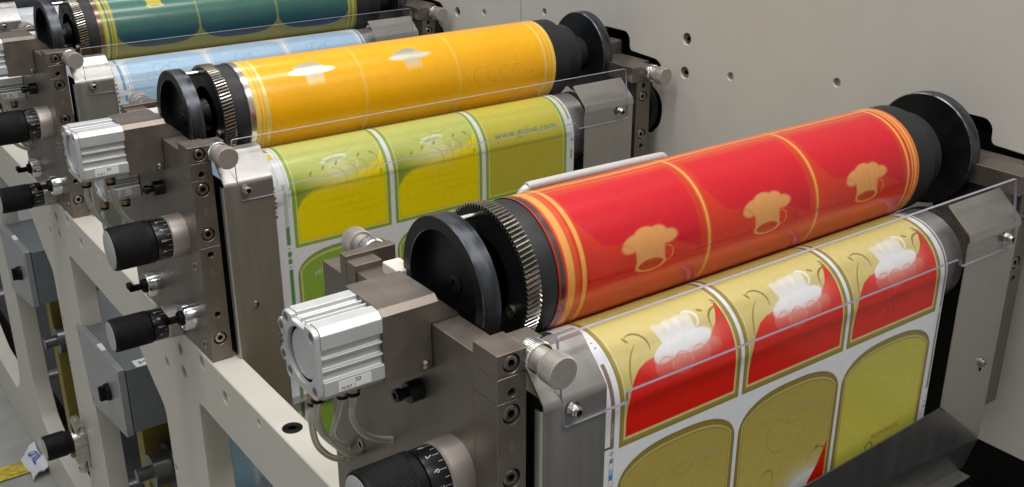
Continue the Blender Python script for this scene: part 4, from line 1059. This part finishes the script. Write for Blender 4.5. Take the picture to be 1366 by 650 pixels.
# ---- olive dryer panels deep between the legs
for n, lab in ((2, 'olive gold dryer panel showing below the numbered control box'), (3, 'olive gold dryer panel showing below the left edge control box')):
    t = thing('dryer_panel', lab, 'dryer panel', (.055, -.05, -1.0), n, 'olive dryer panels')
    MB().box(.026, .080, -.066, -.030, -.98, -.50).build('panel_face', 'olive', t, .002)
    MB().lathe([(0, .030), (.030, .030), (.030, .012), (.055, .012)], (-1, 0, 0), (.050, -.115, -.70), 24).build('roller_end', 'sheet_dark', t)
    MB().lathe([(0, .042), (.035, .042)], X, (.050, -.115, -.70), 32).build('dark_roller', 'dark', t)
t = thing('guide_roller', 'grey guide roller low inside the frame window under the pale blue web', 'roller', (.3, -.06, -.90), 2)
MB().lathe([(0, .020), (0, .050), (.46, .050), (.46, .020)], X, (.100, -.062, -.905), 40).build('roller_body', 'sheet', t)
MB().lathe([(0, .018), (.07, .018)], X, (.03, -.062, -.905), 20).build('roller_shaft', 'steel', t)

# ---- pressure regulator on the teal unit's leg
t = thing('pressure_regulator', 'black knobbed air pressure regulator with bright metal body on the cream leg at lower left', 'pressure regulator', (-.03, .2, -.80), 2)
v, w = .192, -.775
b = MB().lathe([(0, .020), (.010, .021), (.018, .021), (.026, .0185)], (-1, 0, 0), (-.0155, v, w), 28).box(-.0400, -.0160, v-.016, v+.016, w-.045, w-.010).build('regulator_body', 'tin', t)
MB().lathe([(0, .0215), (.010, .0225), (.0115, .0245), (.047, .0245), (.049, .0235), (.0492, .020)], (-1, 0, 0), (-.0410, v, w), 44).build('regulator_knob', 'black_plastic', t)
MB().lathe([(0, .0200), (.0006, .0198), (.0006, 0)], (-1, 0, 0), (-.0900, v, w), 36).build('knob_disc', 'disc_grey', t)
MB().lathe([(0, .008), (.014, .008), (.014, .010), (.022, .010)], (0, 0, 1), (-.030, v-.002, w+.018), 20).tube([(-.030, v-.002, w+.036), (-.030, v-.004, w+.046), (-.030, v-.014, w+.050), (-.030, v-.034, w+.050)], .0075, 14).build('elbow_fitting', 'tin', t)
MB().lathe([(0, .0085), (.006, .0085), (.006, .0045), (.003, .004), (.003, 0)], (-1, 0, 0), (-.0400, v, w-.028), 18).build('side_port', 'brass', t)
MB().lathe([(0, .0075), (.020, .0075), (.020, .0095), (.028, .0095)], (0, 0, -1), (-.028, v-.004, w-.043), 18).build('lower_fitting', 'tin', t)

# ---- crumpled wrapper on the floor
wb = thing('paper_wrapper', 'crumpled white wrapper with blue letters on the floor by the yellow stripe', 'wrapper', (-.05, 1.80, -1.125))
mb = MB(); nx, ny = 14, 12
def wp(x, y, up=0): return (-.056 + .040*x + .003*math.sin(y*6), 1.850 + .120*y + .012*x, -1.117 + .007*math.sin(x*5+y*4)*math.sin(y*6+1) + .022*x + up)
pv = []
for j in range(ny):
    for i in range(nx):
        x = i/(nx-1); y = j/(ny-1)
        p3 = wp(x, y); pv.append((p3[0], p3[1], p3[2] + random.uniform(-.002, .002)))
b0 = len(pv); pv += [(a, c, d-.003) for a, c, d in pv]
fs = []
for j in range(ny-1):
    for i in range(nx-1):
        k = j*nx+i; fs.append((k, k+1, k+nx+1, k+nx)); fs.append((b0+k, b0+k+nx, b0+k+nx+1, b0+k+1))
mb.add(pv, fs); wr = mb.build('wrapper_sheet', 'wrapper', wb, angle=60)
def wfn(a, b):
    return wp(min(max(.5 + b/.046, 0), 1), min(max(.55 - a/.125, 0), 1), .0045)
place_text('lettering', 'OIL', .034, lambda a, b: wfn(a, b+.004), 'blue_ink', wr, bold=.0005)

# ------------------------------------------------------------------ light: rows of hall lamps overhead and an added fill from the left
def lamp(name, loc, size, energy, col=(1, .97, .93), rot=(0, 0, 0)):
    L = bpy.data.lights.new(name, 'AREA'); L.shape = 'RECTANGLE'; L.size, L.size_y = size; L.energy = energy; L.color = col
    o = bpy.data.objects.new(name, L); COL.objects.link(o); o.location = loc; o.rotation_euler = rot
    return o
lamp('ceiling_lamp_or_fill', (.05, .42, 2.6), (3.1, .42), 54)
lamp('ceiling_lamp_or_fill', (1.2, -1.35, 2.5), (3.4, .55), 98)
lamp('ceiling_lamp_or_fill', (.6, 2.4, 2.6), (3.0, .30), 34)
lamp('ceiling_lamp_or_fill', (-2.2, .6, 2.4), (.5, 3.0), 11, rot=(0, R_(-40), 0))  # added fill, tilted in from the left to brighten wall and side faces
W = bpy.data.worlds.new('World'); S.world = W; W.use_nodes = True
wn = W.node_tree.nodes; wl = W.node_tree.links; bg = wn['Background']
tc = wn.new('ShaderNodeTexCoord'); sx = wn.new('ShaderNodeSeparateXYZ'); wl.new(tc.outputs['Generated'], sx.inputs[0])
mr = wn.new('ShaderNodeMapRange'); mr.inputs['From Min'].default_value = -.1; mr.inputs['From Max'].default_value = .85
mr.inputs['To Min'].default_value = .09; mr.inputs['To Max'].default_value = .44; wl.new(sx.outputs['Z'], mr.inputs['Value'])
bg.inputs[0].default_value = (.92, .96, 1.0, 1); wl.new(mr.outputs[0], bg.inputs[1])

# ------------------------------------------------------------------ camera
cam = bpy.data.cameras.new('camera'); co = bpy.data.objects.new('camera', cam); COL.objects.link(co)
yaw, pit = 0.942451922, 0.39076965
h = Vector((math.cos(yaw), math.sin(yaw), 0)); r = Vector((math.sin(yaw), -math.cos(yaw), 0)); u = Vector((0, 0, 1))
fw = h*math.cos(pit) - u*math.sin(pit); up = u*math.cos(pit) + h*math.sin(pit)
mw = Matrix(((r.x, up.x, -fw.x, -.3945), (r.y, up.y, -fw.y, -.5443), (r.z, up.z, -fw.z, .37), (0, 0, 0, 1)))
co.matrix_world = mw
cam.sensor_fit = 'HORIZONTAL'; cam.sensor_width = 36; cam.lens = 36*1434.1/1366; cam.shift_x = -(683.85-683)/1366; cam.shift_y = (323.74-325)/1366
cam.clip_start = .01; cam.clip_end = 100
S.camera = co
S.view_settings.view_transform = 'Standard'; S.view_settings.look = 'None'; S.view_settings.exposure = 0; S.view_settings.gamma = 1
